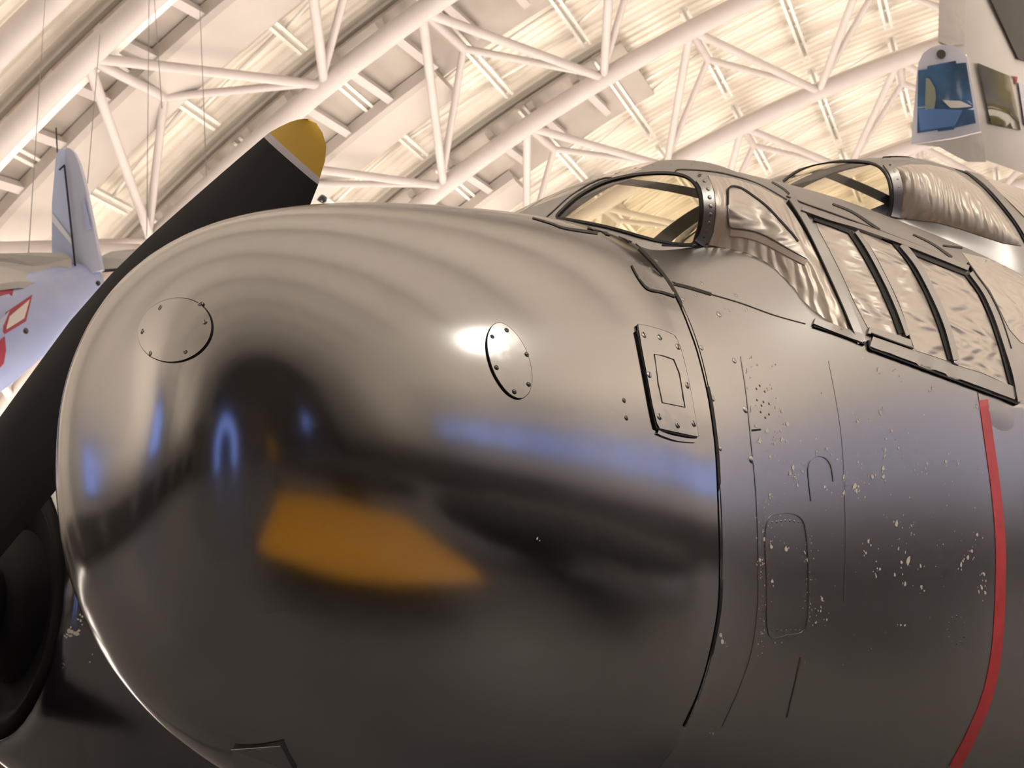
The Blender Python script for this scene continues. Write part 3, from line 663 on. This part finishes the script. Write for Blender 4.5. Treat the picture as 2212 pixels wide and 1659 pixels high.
strip('sill_joint', [(1877, 723), (1920, 739), (1968, 756)], 2.5, BOTH, M['gap'], plane, .0075)
strip('sill_joint', [(1873, 737), (1877, 755), (1900, 764), (2000, 801), (2100, 838), (2195, 874)], 2.8, BOTH, M['gap'], plane, .0055)
strip('windscreen_sill', [(1430, 530), (1470, 531), (1500, 531), (1528, 527)], (3, 3), BOTH, M['gap'], plane, .002)
for p in [(1969, 756), (2062, 785)]:
    c = cast(p, BOTH, .004); x, y, z = frame_of(c[1]); stud('latch', p, 8, ME_RIVET, BOTH, plane, .004)
# ---- gunner canopy behind it
g2 = plate('windscreen_pane', Q2, CAN2, M['yglass'], plane, .0, 10, .003); g2['label'] = 'yellow tinted pane of the raised rear canopy'
g2b = plate('windscreen_pane', Q2, CAN2, M['yglass'], plane, .0, 12, .003)
for v_ in g2b.data.vertices: v_.co.y = -v_.co.y
strip('pane_gasket', Q2[:13], 4, CAN2, M['gap'], g2, .003, False, 4)
st = strip('riveted_strip', [(1915, 352), (1930, 375), (1938, 405), (1938, 440), (1932, 470)], (20, 20), CAN2, M['frame'], plane, .004)
for k, p in enumerate([(1922, 357), (1931, 372), (1937, 388), (1940, 405), (1941, 422), (1940, 438), (1937, 454)]): stud('rivet', p, 2.6, ME_RIVET, CAN2, st, .004)
PG = [(1937, 362), (1965, 356), (2005, 357), (2040, 364), (2066, 374), (2115, 408), (2155, 452), (2188, 498), (2206, 532), (2168, 526), (2120, 510), (2069, 493), (2019, 480), (1942, 472), (1947, 455), (1951, 421), (1947, 390)]
pg = plate('blown_pane', PG, CAN2, M['foil2'], plane, .002, 10, dome=.012); pg['label'] = 'large blown side pane of the rear canopy'
strip('hoop_joint', [(1905, 341), (1916, 335), (1935, 333), (1990, 338), (2035, 347), (2069, 361), (2120, 400), (2162, 446), (2196, 491), (2222, 540)], 3.5, CAN2, M['gap'], plane, .003)
strip('hoop_frame', [(2074, 357), (2126, 396), (2169, 442), (2204, 488), (2235, 540)], (10, 14), CAN2, M['frame'], plane, .006)
plate('rear_pane', [(2105, 378), (2150, 386), (2230, 410), (2240, 500), (2205, 462), (2175, 432), (2140, 402)], CAN2, M['foil2'], plane, .002, 12)
plate('aft_side_pane', [(2078, 546), (2120, 556), (2170, 568), (2230, 585), (2235, 752), (2205, 740), (2180, 712), (2162, 676), (2138, 628), (2108, 588)], CAN1, M['foil'], plane, .001, 12)
strip('band_joint', [(2036, 531), (2090, 538), (2140, 549), (2225, 580)], (3, 4), CAN1, M['gap'], plane, .002)

# ---- starboard engine: propeller, cowling, nacelle
PX = .75                                                  # plane of the propeller along the hull
def on_plane(px, x):
    d = ray(px); return CAM + d*((x-CAM[0])/d[0])
prop = empty('propeller', on_plane((-150, 1300), PX)); prop.parent = plane; prop.matrix_parent_inverse = parent_world(plane).inverted()
LE = [(664, 256.4), (655, 256.5), (642, 258.5), (625, 264), (604, 274), (582, 286), (570, 296), (530, 330), (480, 373), (400, 443), (320, 514), (240, 592), (150, 695), (80, 790), (0, 900), (-60, 995), (-110, 1090), (-140, 1160)]
REP = [(672, 258), (697, 290), (705, 312), (703, 340), (691, 384), (687.5, 399), (668, 448), (600, 548), (420, 748), (250, 925), (120, 1060), (70, 1120), (20, 1180), (-20, 1230), (-60, 1290)]
RE = [(668, 256.8), (683, 266), (697, 287), (705, 316), (702, 348), (691, 384), (687.5, 399), (668, 448), (640, 490), (575, 575), (500, 660), (418, 750), (300, 875), (200, 978), (120, 1060), (60, 1132), (0, 1205), (-60, 1270)]
def blade_sections(i0, i1):
    v = []; f = []; n = 9
    for i in range(i0, i1+1):
        k = i/(len(LE)-1); tw = .03+.16*k
        L_ = on_plane(LE[i], PX-tw*.25); R_ = on_plane(RE[i], PX+tw*.25); ch = np.linalg.norm(R_-L_)
        th = ch*(.06+.2*k); nrm = np.cross(R_-L_, np.array([0, .5, -.8])); nrm /= np.linalg.norm(nrm)
        if nrm[0] > 0: nrm = -nrm
        for j in range(n): s = j/(n-1); v.append(L_+(R_-L_)*s + nrm*th*.22*math.sqrt(max(4*s*(1-s), 0))*(1.15-.3*s))
        for j in range(n-2, 0, -1): s = j/(n-1); v.append(L_+(R_-L_)*s - nrm*th*.25*math.sqrt(4*s*(1-s)))
    m_ = 2*n-2
    for a in range(i1-i0):
        for j in range(m_): f.append((a*m_+j, a*m_+(j+1) % m_, (a+1)*m_+(j+1) % m_, (a+1)*m_+j))
    f += [tuple(range(m_)), tuple((i1-i0)*m_+j for j in range(m_))]
    return v, f
b_ = autosmooth(mesh('blade', *blade_sections(6, 17), M['blade'], prop), 28)
t_ = autosmooth(mesh('blade_tip', *blade_sections(0, 5), M['byellow'], prop), 28); t_['label'] = 'mustard yellow blade tip'
w_ = autosmooth(mesh('blade_band', *blade_sections(5, 6), M['bwhite'], prop), 28); w_['label'] = 'white band below the yellow tip'
HUB = np.array(on_plane((-150, 1300), PX))
tipv = np.array(on_plane((668, 257), PX)) - HUB
def revolve(name, prof, c, m, parent, n=40, caps=True):
    v = []; f = []
    for (x, r) in prof:
        for k in range(n): a = 2*math.pi*k/n; v.append(c + np.array([x, r*math.cos(a), r*math.sin(a)]))
    for i in range(len(prof)-1):
        for k in range(n): f.append((i*n+k, i*n+(k+1) % n, (i+1)*n+(k+1) % n, (i+1)*n+k))
    if caps: f.append(tuple(range(n))); f.append(tuple((len(prof)-1)*n+k for k in range(n)))
    return mesh(name, v, f, m, parent)
revolve('spinner_hub', [(-.22, .02), (-.2, .08), (-.12, .12), (0, .14), (.12, .15), (.25, .13)], HUB, M['black'], prop)
for ang in (90, 180, 270):                                 # the other three blades, same shape turned about the hub
    for src in (b_, t_, w_):
        o = src.copy(); col.objects.link(o); o.parent = prop
        o.matrix_parent_inverse = src.matrix_parent_inverse.copy()
        o.matrix_basis = Matrix.Translation(Vector(HUB)) @ Matrix.Rotation(math.radians(ang), 4, 'X') @ Matrix.Translation(-Vector(HUB)) @ src.matrix_basis
CW = HUB + np.array([.25, 0, 0])
revolve('cowl_inlet', [(.12, .34), (.04, .38), (.0, .41), (-.015, .44), (.0, .465), (.05, .475)], CW, M['rubber'], plane)
revolve('engine_cowling', [(.04, .465), (.01, .47), (.0, .485), (.04, .53), (.15, .61), (.35, .72), (.7, .84), (1.2, .92), (1.7, .9), (2.2, .8)], CW, M['cowl'], plane, 48, False)
revolve('engine_crankcase', [(-.05, .1), (-.02, .24), (.1, .30), (.2, .39)], CW, M['rubber'], plane)
NC = at((348, 1344), 6.6)
v = []; f = []
for i, (dx, r) in enumerate([(-.35, .2), (-.3, .6), (-.1, .88), (.3, 1.0), (1.2, 1.05), (2.5, 1.0), (4.5, .8), (6, .3)]):
    for k in range(36): a = 2*math.pi*k/36; v.append(NC + np.array([dx, r*.92*math.cos(a), r*.95*math.sin(a)]))
for i in range(7):
    for k in range(36): f.append((i*36+k, i*36+(k+1) % 36, (i+1)*36+(k+1) % 36, (i+1)*36+k))
f += [tuple(range(36)), tuple(7*36+k for k in range(36))]
mesh('engine_nacelle', v, f, M['rubber'], plane)
cowl_o = [o for o in plane.children if o.name == 'engine_cowling'][0]
bvh_cowl = BVHTree.FromPolygons([tuple(v_.co) for v_ in cowl_o.data.vertices], [tuple(p_.vertices) for p_ in cowl_o.data.polygons])
cv2 = []; cf2 = []
for (x_, y_, s_, n_) in [(120, 1100, 5, 3), (84, 1118, 6, 5), (78, 1160, 4, 3), (113, 1260, 3, 3), (170, 1335, 6, 5), (160, 1368, 9, 12), (145, 1370, 6, 6), (195, 1420, 4, 3), (135, 1440, 3, 3)]:
    for _ in range(n_):
        px = (x_+random.gauss(0, 6), y_+random.gauss(0, 6)); o0 = len(cv2); pts = []
        for k in range(6):
            r = s_*.5*(.4+.7*random.random()); c_ = cast((px[0]+r*math.cos(k*1.05), px[1]+r*math.sin(k*1.05)), [bvh_cowl], .002)
            if c_ is not None: pts.append(c_[0])
        if len(pts) == 6: cv2 += pts; cf2.append(tuple(range(o0, o0+6)))
if cf2: o = mesh('paint_chips', cv2, cf2, M['chip'], plane, smooth=False); o['kind'] = 'stuff'
tube('drain_hose', smooth_line([at((150, 1440), 4.7), at((170, 1490), 4.7), at((175, 1530), 4.7), at((166, 1572), 4.7)], 5), .006, M['wire2'], plane, 8)
# fitting below the nose
c = cast((575, 1630), HULL); x, y, z = frame_of(c[1])
def box_vf(c, ax, s): return [c + ax[0]*s[0]*i + ax[1]*s[1]*j + ax[2]*s[2]*k for i in (-1, 1) for j in (-1, 1) for k in (-1, 1)], [(0, 1, 3, 2), (4, 6, 7, 5), (0, 4, 5, 1), (2, 3, 7, 6), (0, 2, 6, 4), (1, 5, 7, 3)]
fit_ = empty('belly_fitting', c[0]); fit_.parent = plane; fit_.matrix_parent_inverse = parent_world(plane).inverted()
P0 = [cast(p, HULL) for p in [(505, 1612), (610, 1604), (640, 1662), (512, 1668)]]
v = [q[0]+q[1]*.007 for q in P0] + [q[0]-q[1]*.01 for q in P0]
mesh('bracket', v, [(0, 1, 2, 3), (4, 5, 6, 7), (0, 1, 5, 4), (1, 2, 6, 5), (2, 3, 7, 6), (3, 0, 4, 7)], M['radome'], fit_, smooth=False)
tube('bracket_lip', [P0[0][0]+P0[0][1]*.007, P0[1][0]+P0[1][1]*.007], .002, M['plate_b'], fit_)

# ------------------------------------------------------------------ blue-grey fighter hanging at the far side
M['fblue'] = mat('fighter_blue', (.40, .47, .76), .3, noise=(3, (.46, .53, .78), .4, .7), ior=1.7)
M['frud'] = mat('fighter_rudder', (.56, .60, .74), .5)
M['ffin2'] = mat('stripe_white', (.92, .94, 1.), .4)
M['ffin'] = mat('fighter_fin', (.62, .72, .98), .4)
M['fgrey'] = mat('fighter_underside', (.55, .54, .52), .45, noise=(2, (.48, .47, .46), .4, .7))
M['fwhite'] = mat('insignia_white', (.80, .76, .72), .5)
M['fred'] = mat('insignia_red', (.42, .06, .09), .5)
M['wire'] = mat('steel_wire', (.20, .19, .18), .5)
M['dline'] = mat('dark_line', (.02, .02, .025), .6)
D0 = 14.0
fighter = empty('fighter_plane', at((-100, 720), D0)); tag(fighter, 'blue-grey fighter plane hanging at the far side, tail with white stripe', 'aircraft')
# fuselage: rings around a line coming forward from the tail
SP = [((214, 590), 14.4, 22, 30), ((190, 600), 14.35, 30, 40), ((150, 622), 14.2, 46, 55), ((100, 652), 14.0, 62, 74), ((40, 688), 13.8, 82, 96), ((-40, 728), 13.5, 105, 118), ((-160, 790), 13.1, 128, 140), ((-320, 860), 12.6, 140, 150), ((-600, 960), 11.8, 120, 130), ((-760, 1010), 11.4, 50, 55)]
ctr = [at(p, d) for p, d, _, _ in SP]; v = []; f = []; nn = 36
for i, (p, d, rw, rh) in enumerate(SP):
    ax = ctr[min(i+1, len(SP)-1)]-ctr[max(i-1, 0)]; ax /= np.linalg.norm(ax); up = ZV-(ZV @ ax)*ax; up /= np.linalg.norm(up); sd = np.cross(ax, up)
    for k in range(nn): a = 2*math.pi*k/nn; v.append(ctr[i] + sd*math.cos(a)*rw/FPX*d*1.0 + up*math.sin(a)*rh/FPX*d)
for i in range(len(SP)-1):
    for k in range(nn): f.append((i*nn+k, i*nn+(k+1) % nn, (i+1)*nn+(k+1) % nn, (i+1)*nn+k))
f += [tuple(range(nn)), tuple((len(SP)-1)*nn+k for k in range(nn))]
FV, FF = v, f
mesh('fuselage', FV, FF, M['fblue'], fighter)
bvh_f = [BVHTree.FromPolygons([tuple(p) for p in FV], FF)]
def slab(name, poly, depths, thick, m, parent, dirn=None, curve=0):
    """solid flat piece: outline with a depth for each corner, given real thickness"""
    a = [at(p, d) for p, d in zip(poly, depths)]; n = len(a); dirn = FW if dirn is None else dirn
    v = a + [p+dirn*thick for p in a]; f = [tuple(range(n)), tuple(range(2*n-1, n-1, -1))] + [(i, (i+1) % n, n+(i+1) % n, n+i) for i in range(n)]
    return mesh(name, v, f, m, parent, smooth=False)
FIN = [(112, 575), (112, 440), (120, 345), (125, 327), (133, 320), (140, 322), (138, 356), (143, 400), (150, 470), (157, 540), (164, 600)]
RUD = [(140, 322), (133, 320), (142, 318), (152, 321), (160, 330), (170, 352), (183, 400), (200, 480), (212, 545), (220, 583), (165, 601), (157, 540), (150, 470), (143, 400), (138, 356)]
slab('tail_fin', FIN, [14.2]*len(FIN), .12, M['ffin'], fighter)
slab('rudder', RUD[2:], [14.22]*(len(RUD)-2), .10, M['frud'], fighter)
slab('fin_stripe', [(112, 462), (116, 466), (157, 520), (158, 533), (112, 478)], [14.17]*5, .02, M['ffin2'], fighter)
slab('rudder_tab', [(178, 432), (182, 432), (196, 494), (186, 497)], [14.19]*4, .02, M['fblue'], fighter)
slab('hinge_line', [(137, 356), (140, 356), (166, 600), (163, 601)], [14.15]*4, .02, M['dline'], fighter)
slab('hinge_gap', [(126, 366), (138, 355), (139, 358), (128, 368)], [14.15]*4, .02, M['dline'], fighter)
tube('antenna_mast', [at((124, 330), 14.25), at((121, 276), 14.25)], .008, M['dline'], fighter, 6)
TL = [(-220, 566), (-100, 560), (0, 558), (80, 556), (140, 557), (154, 568), (155, 580), (145, 587), (80, 587), (0, 589), (-100, 594), (-220, 600)]
slab('elevator', TL, [13.4, 13.6, 13.8, 14.0, 14.15, 14.15, 14.1, 14.05, 13.95, 13.75, 13.5, 13.3], .06, M['fgrey'], fighter, ZV)
slab('tailplane', [(-220, 601), (0, 590), (144, 588), (140, 600), (120, 615), (95, 626), (40, 622), (-20, 630), (-220, 660)], [13.2, 13.7, 14.1, 14.0, 13.9, 13.75, 13.5, 13.3, 12.7], .08, M['fgrey'], fighter, ZV)
slab('hinge_line', [(-220, 599), (0, 587), (145, 586), (145, 589), (0, 591), (-220, 602)], [13.25, 13.72, 14.1, 14.08, 13.7, 13.22], .02, M['dline'], fighter, -ZV)
slab('tailplane', [(214, 565), (240, 553), (320, 545), (420, 540), (420, 565), (320, 575), (222, 583)], [14.4, 14.5, 14.7, 15, 14.9, 14.6, 14.4], .06, M['fgrey'], fighter, ZV)
slab('hinge_line', [(220, 582), (320, 574), (420, 566), (420, 569), (320, 577), (222, 585)], [14.36, 14.58, 14.86, 14.86, 14.56, 14.34], .02, M['dline'], fighter, -ZV)
# national insignia on the fuselage side: red border, white bars, blue disc and white star
def fdecal(name, poly, m, lift):
    v = []
    cen = np.mean(np.array(poly), 0)
    return plate(name, poly, bvh_f, m, fighter, lift, 6, .004)
def decal_quad(u0, u1, v0, v1):
    """insignia frame: u along the fuselage, v across; origin at the disc centre"""
    e = lambda u, v: (-52+u*1.0, 724-u*.62+v)
    return [e(u0, v0), e(u1, v0), e(u1, v1), e(u0, v1)]
fdecal('insignia_border', [(6, 716), (12, 675), (70, 636), (56, 694), (10, 722)], M['fred'], .004)
fdecal('insignia_bar', [(14, 706), (20, 684), (64, 647), (52, 688), (13, 712)], M['fwhite'], .008)
fdecal('insignia_border', [(-12, 632), (20, 622), (30, 624), (26, 640), (20, 634), (-10, 642)], M['fred'], .004)
fdecal('insignia_border', [(-8, 742), (10, 726), (13, 755), (8, 785), (-6, 800)], M['fred'], .004)
fdecal('insignia_star', [(-10, 700), (20, 672), (8, 700), (-8, 722)], M['frud'], .012)
stud('lifting_eye', (56, 715), 7, ME_RIVD, bvh_f, fighter); stud('tail_lamp', (212, 612), 6, ME_RIVD, bvh_f, fighter)
# suspension cables
for i, (a, b, lb) in enumerate([((98, -10), (61, 556), 'thin steel suspension cable running down to the fighter tailplane'), ((216, 75), (189, 396), 'thin slanting steel cable just right of the fighter fin'), ((322, -10), (317, 510), 'thin upright steel cable crossing the long white strut'), ((333, -10), (350, 235), 'short thin cable leaning beside the upright one'), ((432, 20), (446, 380), 'thin steel cable hanging left of the propeller blade')]):
    d1 = 15 if i == 0 else 20
    o = tube('suspension_cable', [at(a, 26), at(b, d1)], (.007 if i else .006), M['wire'], None, 6); tag(o, lb, 'cable', 'suspension cables')

# ------------------------------------------------------------------ pale grey aircraft hanging behind the canopies
M['pgrey'] = mat('pale_grey_skin', (.80, .76, .70), .5, noise=(1.5, (.75, .71, .65), .4, .7))
M['pframe'] = mat('windscreen_frame', (.72, .73, .82), .5)
M['pfoil'] = mat('crinkled_sheet', (.80, .75, .70), .4, bump=(3, .6, .06))
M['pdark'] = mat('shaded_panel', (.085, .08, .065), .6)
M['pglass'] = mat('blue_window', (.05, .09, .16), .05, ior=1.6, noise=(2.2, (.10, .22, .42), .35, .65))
M['oglass'] = mat('olive_window', (.10, .085, .035), .08, ior=1.5, noise=(1.6, (.20, .18, .09), .4, .7))
pale = empty('transport_plane', at((2150, 200), 12.5)); tag(pale, 'pale grey aircraft cockpit with framed windscreen above the rear canopy', 'aircraft')
D1 = 12.5
def hull_depth(p): return D1 + ((p[0]-2075)/260.)**2*1.1 + max(0, (p[1]-240)/300)*.6
def solid(name, poly, m, parent, lift=0., thick=.06, spacing=14, depth=hull_depth):
    poly = [np.asarray(p, float) for p in poly]; B = []
    for i, p in enumerate(poly):
        q = poly[(i+1) % len(poly)]; k = max(1, int(np.linalg.norm(q-p)/spacing)); B += [p+(q-p)*j/k for j in range(k)]
    nb = len(B); P = list(B)
    for a in np.arange(min(p[0] for p in B), max(p[0] for p in B), spacing):
        for b in np.arange(min(p[1] for p in B), max(p[1] for p in B), spacing):
            q = np.array([a, b])
            if inside(B, q) and min(np.hypot(*(q-t)) for t in B) > spacing*.45: P.append(q)
    vv, _, ff, *_ = delaunay_2d_cdt([Vector(p) for p in P], [], [list(range(nb))], 1, 1e-4)
    top = [at((p[0], p[1]), depth(p)-lift) for p in vv]; low = [at((p[0]+(2075-p[0])*.02*thick, p[1]), depth(p)-lift+thick) for p in vv]
    f = [tuple(q) for q in ff]; ed = {}
    for q in f:
        for a, b in zip(q, q[1:]+q[:1]): ed[(a, b)] = 1
    n = len(top); f2 = f + [q[::-1] for q in [tuple(i+n for i in q) for q in f]] + [(a, b, b+n, a+n) for (a, b) in ed if (b, a) not in ed]
    return autosmooth(mesh(name, top+low, f2, m, parent), 40)
solid('nose_skin', [(2030, -40), (2026, 92), (2040, 100), (2088, 118), (2094, 140), (2120, 284), (2128, 345), (2240, 384), (2300, 400), (2420, 380), (2420, -40)], M['pgrey'], pale, 0, 1.2, 20)
solid('crinkled_fairing', [(2030, -40), (2027, 90), (2050, 98), (2084, 96), (2086, -40)], M['pfoil'], pale, .04, .05)
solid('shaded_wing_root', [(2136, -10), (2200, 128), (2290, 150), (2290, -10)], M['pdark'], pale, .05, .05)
wf = solid('windscreen_frame', [(1968, 312), (1973, 250), (1980, 165), (1984, 135), (1994, 115), (2010, 103), (2034, 96), (2060, 98), (2080, 108), (2089, 124), (2094, 145), (2106, 210), (2119, 284), (2060, 298)], M['pframe'], pale, .08, .35)
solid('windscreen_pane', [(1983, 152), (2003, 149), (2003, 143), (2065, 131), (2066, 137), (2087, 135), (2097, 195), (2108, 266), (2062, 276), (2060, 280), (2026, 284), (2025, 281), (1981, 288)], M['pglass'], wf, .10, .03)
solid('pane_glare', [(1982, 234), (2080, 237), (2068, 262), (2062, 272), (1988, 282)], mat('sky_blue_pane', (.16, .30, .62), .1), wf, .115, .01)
solid('cockpit_seat', [(2036, 216), (2052, 217), (2075, 218), (2100, 230), (2070, 233), (2053, 233), (2045, 226)], M['fwhite'], wf, .115, .012)
solid('cockpit_post', [(2000, 168), (2008, 170), (2020, 190), (2022, 212), (2018, 236), (1998, 236)], mat('pale_green', (.33, .36, .28), .5), wf, .115, .012)
solid('frame_bolt', ellipse((2033, 117), 10, 10, 0, 20), M['pdark'], wf, .095, .02)
solid('side_window', [(2112, 136), (2181, 164), (2194, 220), (2205, 281), (2141, 268), (2126, 200)], M['oglass'], pale, .04, .03)
solid('side_window', [(2200, 178), (2240, 195), (2250, 290), (2214, 270)], M['pframe'], pale, .04, .03)
solid('stencil', [(2188, 164), (2198, 166), (2197, 182), (2193, 181), (2193, 170), (2188, 169)], M['fred'], pale, .03, .012)
solid('crinkled_sheet', [(1975, 312), (2060, 300), (2119, 286), (2127, 318), (2130, 350), (2090, 350), (2060, 335), (2030, 318)], M['pfoil'], pale, .02, .4)
# ------------------------------------------------------------------ lamps
M['lampglow'] = mat('lamp_glow', (1, 1, 1), .4, emis=((1, .93, .8), 60))
def spotlight(loc, aim, label, r=.16, energy=0):
    root = empty('spotlight', loc); tag(root, label, 'lamp'); loc = np.asarray(loc, float); d = np.asarray(aim, float)-loc; d /= np.linalg.norm(d)
    x, y, z = frame_of(d); v = []; f = []; n = 20; pr = [(-.45, .4), (-.4, .75), (-.1, 1.), (.45, 1.05), (.45, .95), (.3, .9)]
    for (t, s) in pr:
        for k in range(n): a = 2*math.pi*k/n; v.append(loc+d*t*r*2+(x*math.cos(a)+y*math.sin(a))*s*r)
    for i in range(len(pr)-1):
        for k in range(n): f.append((i*n+k, i*n+(k+1) % n, (i+1)*n+(k+1) % n, (i+1)*n+k))
    f.append(tuple(range(n))); mesh('housing', v, f, M['black'], root)
    if energy:
        v = [loc+d*.6*r+(x*math.cos(2*math.pi*k/n)+y*math.sin(2*math.pi*k/n))*.9*r for k in range(n)]
        mesh('lens', v + [p-d*.05 for p in v], [tuple(range(n)), tuple(range(2*n-1, n-1, -1))] + [(k, (k+1) % n, n+(k+1) % n, n+k) for k in range(n)], M['lampglow'], root, smooth=False)
        l = bpy.data.lights.new('lamp', 'SPOT'); l.energy = energy; l.color = (1, .93, .82); l.spot_size = .5; l.spot_blend = .5; l.shadow_soft_size = r*.8
        o = bpy.data.objects.new('lamp', l); col.objects.link(o); o.parent = root; o.matrix_parent_inverse = parent_world(root).inverted()
        o.matrix_basis = Matrix(((x[0], y[0], -z[0], 0), (x[1], y[1], -z[1], 0), (x[2], y[2], -z[2], 0), (0, 0, 0, 1))); o.matrix_basis.translation = Vector(loc+d*.9*r)
    return root
spotlight(np.array([.38, -.47, 2.15])+np.array([.23, -.77, .59])*15, (.5, -.4, 2.1), 'bright spotlight glinting beside the oval cover on the nose', .3, 900)
spotlight(at((697, 430), 20), at((400, 900), 20), 'small round black lamp just behind the nose and propeller tip', .07)

# ------------------------------------------------------------------ unseen aircraft added on the viewer's side for their reflections in the hull
M['dplane'] = mat('dark_navy', (.02, .021, .026), .5)
M['yplane'] = mat('trainer_yellow', (.62, .30, .015), .4)
ty = empty('unseen_trainer', (-2.0, -5.0, 0)); tag(ty, 'unseen trainer plane, yellow wing shaped to give the orange reflection in the nose', 'aircraft')  # made up: near wing laid out to mirror as the orange patch
def wing(name, root_p, tip_p, chord0, chord1, th, m, parent, cdir):
    root_p = np.asarray(root_p, float); tip_p = np.asarray(tip_p, float); cdir = np.asarray(cdir, float); cdir /= np.linalg.norm(cdir); v = []; f = []; N_ = 14
    for i in range(N_):
        s = i/(N_-1); c = root_p+(tip_p-root_p)*s; ch = chord0+(chord1-chord0)*s
        if s > .85: ch *= math.sqrt(max(1-((s-.85)/.15)**2, .02))
        for k in range(16):
            a = 2*math.pi*k/16; v.append(c + cdir*ch*.5*math.cos(a) + ZV*th*ch*math.sin(a)*(1.1+math.cos(a))*.5)
    for i in range(N_-1):
        for k in range(16): f.append((i*16+k, i*16+(k+1) % 16, (i+1)*16+(k+1) % 16, (i+1)*16+k))
    f += [tuple(range(16)), tuple((N_-1)*16+k for k in range(16))]
    return mesh(name, v, f, m, parent)
def fuselage(name, a, b, prof, m, parent, squash=1.):
    a = np.asarray(a, float); b = np.asarray(b, float); x, y, z = frame_of(b-a); v = []; f = []; n = 20
    for (s, r) in prof:
        for k in range(n): t = 2*math.pi*k/n; v.append(a+(b-a)*s + (x*math.cos(t)+y*math.sin(t)*squash)*r)
    for i in range(len(prof)-1):
        for k in range(n): f.append((i*n+k, i*n+(k+1) % n, (i+1)*n+(k+1) % n, (i+1)*n+k))
    f += [tuple(range(n)), tuple((len(prof)-1)*n+k for k in range(n))]
    return mesh(name, v, f, m, parent)
wing('wing', (-2.35, -3.9, .72), (-.5, -1.75, .62), 3.9, 3.6, .04, M['yplane'], ty, (-.78, .63, 0))
wing('wing', (-3.9, -7.8, .75), (-7.2, -13.5, .9), 2.0, 1.4, .07, M['yplane'], ty, (-.86, .5, 0))
fuselage('fuselage', (-1.0, -9.0, 1.1), (-8.2, -4.9, 1.2), [(0, .15), (.05, .42), (.2, .55), (.4, .6), (.7, .4), (1, .12)], M['dplane'], ty)
wing('tail_fin', (-7.9, -5.1, 1.2), (-8.3, -4.9, 2.3), .9, .5, .05, M['yplane'], ty, (-.86, .5, 0))
for dx, dy in ((-2.6, -6.5), (-3.8, -8.3), (-7.9, -5.1)):
    tube('wheel_leg', [(dx, dy, .2), (dx, dy, .9)], .06, M['black'], ty)
    revolve('wheel', [(-.08, .1), (-.07, .2), (0, .22), (.07, .2), (.08, .1)], np.array([dx, dy, .22]), M['rubber'], ty, 20)
pk = empty('added_dark_plane', (4, -7, 0)); tag(pk, 'unseen low dark aircraft added to darken the reflection in the flank', 'aircraft')  # made up to give the flank something dark to mirror
fuselage('fuselage', (-.2, -6.6, 1.05), (9.5, -7.6, 1.2), [(0, .1), (.04, .45), (.15, .75), (.4, .85), (.75, .55), (1, .15)], M['dplane'], pk)
wing('wing', (3.2, -6.9, .9), (3.4, -3.9, .8), 1.9, 1.4, .05, M['dplane'], pk, (1, 0, 0)); wing('wing', (3.2, -7.0, .9), (3.4, -12.5, 1.0), 2.0, 1.3, .05, M['dplane'], pk, (1, 0, 0))
wing('tail_fin', (9., -7.5, 1.2), (9.5, -7.6, 2.6), 1.2, .7, .05, M['dplane'], pk, (1, 0, 0))
for dx, dy in ((2.6, -6.0), (2.6, -7.9), (8.8, -7.5)):
    tube('wheel_leg', [(dx, dy, .2), (dx, dy, .9)], .06, M['black'], pk); revolve('wheel', [(-.08, .1), (-.07, .2), (0, .22), (.07, .2), (.08, .1)], np.array([dx, dy, .22]), M['rubber'], pk, 20)
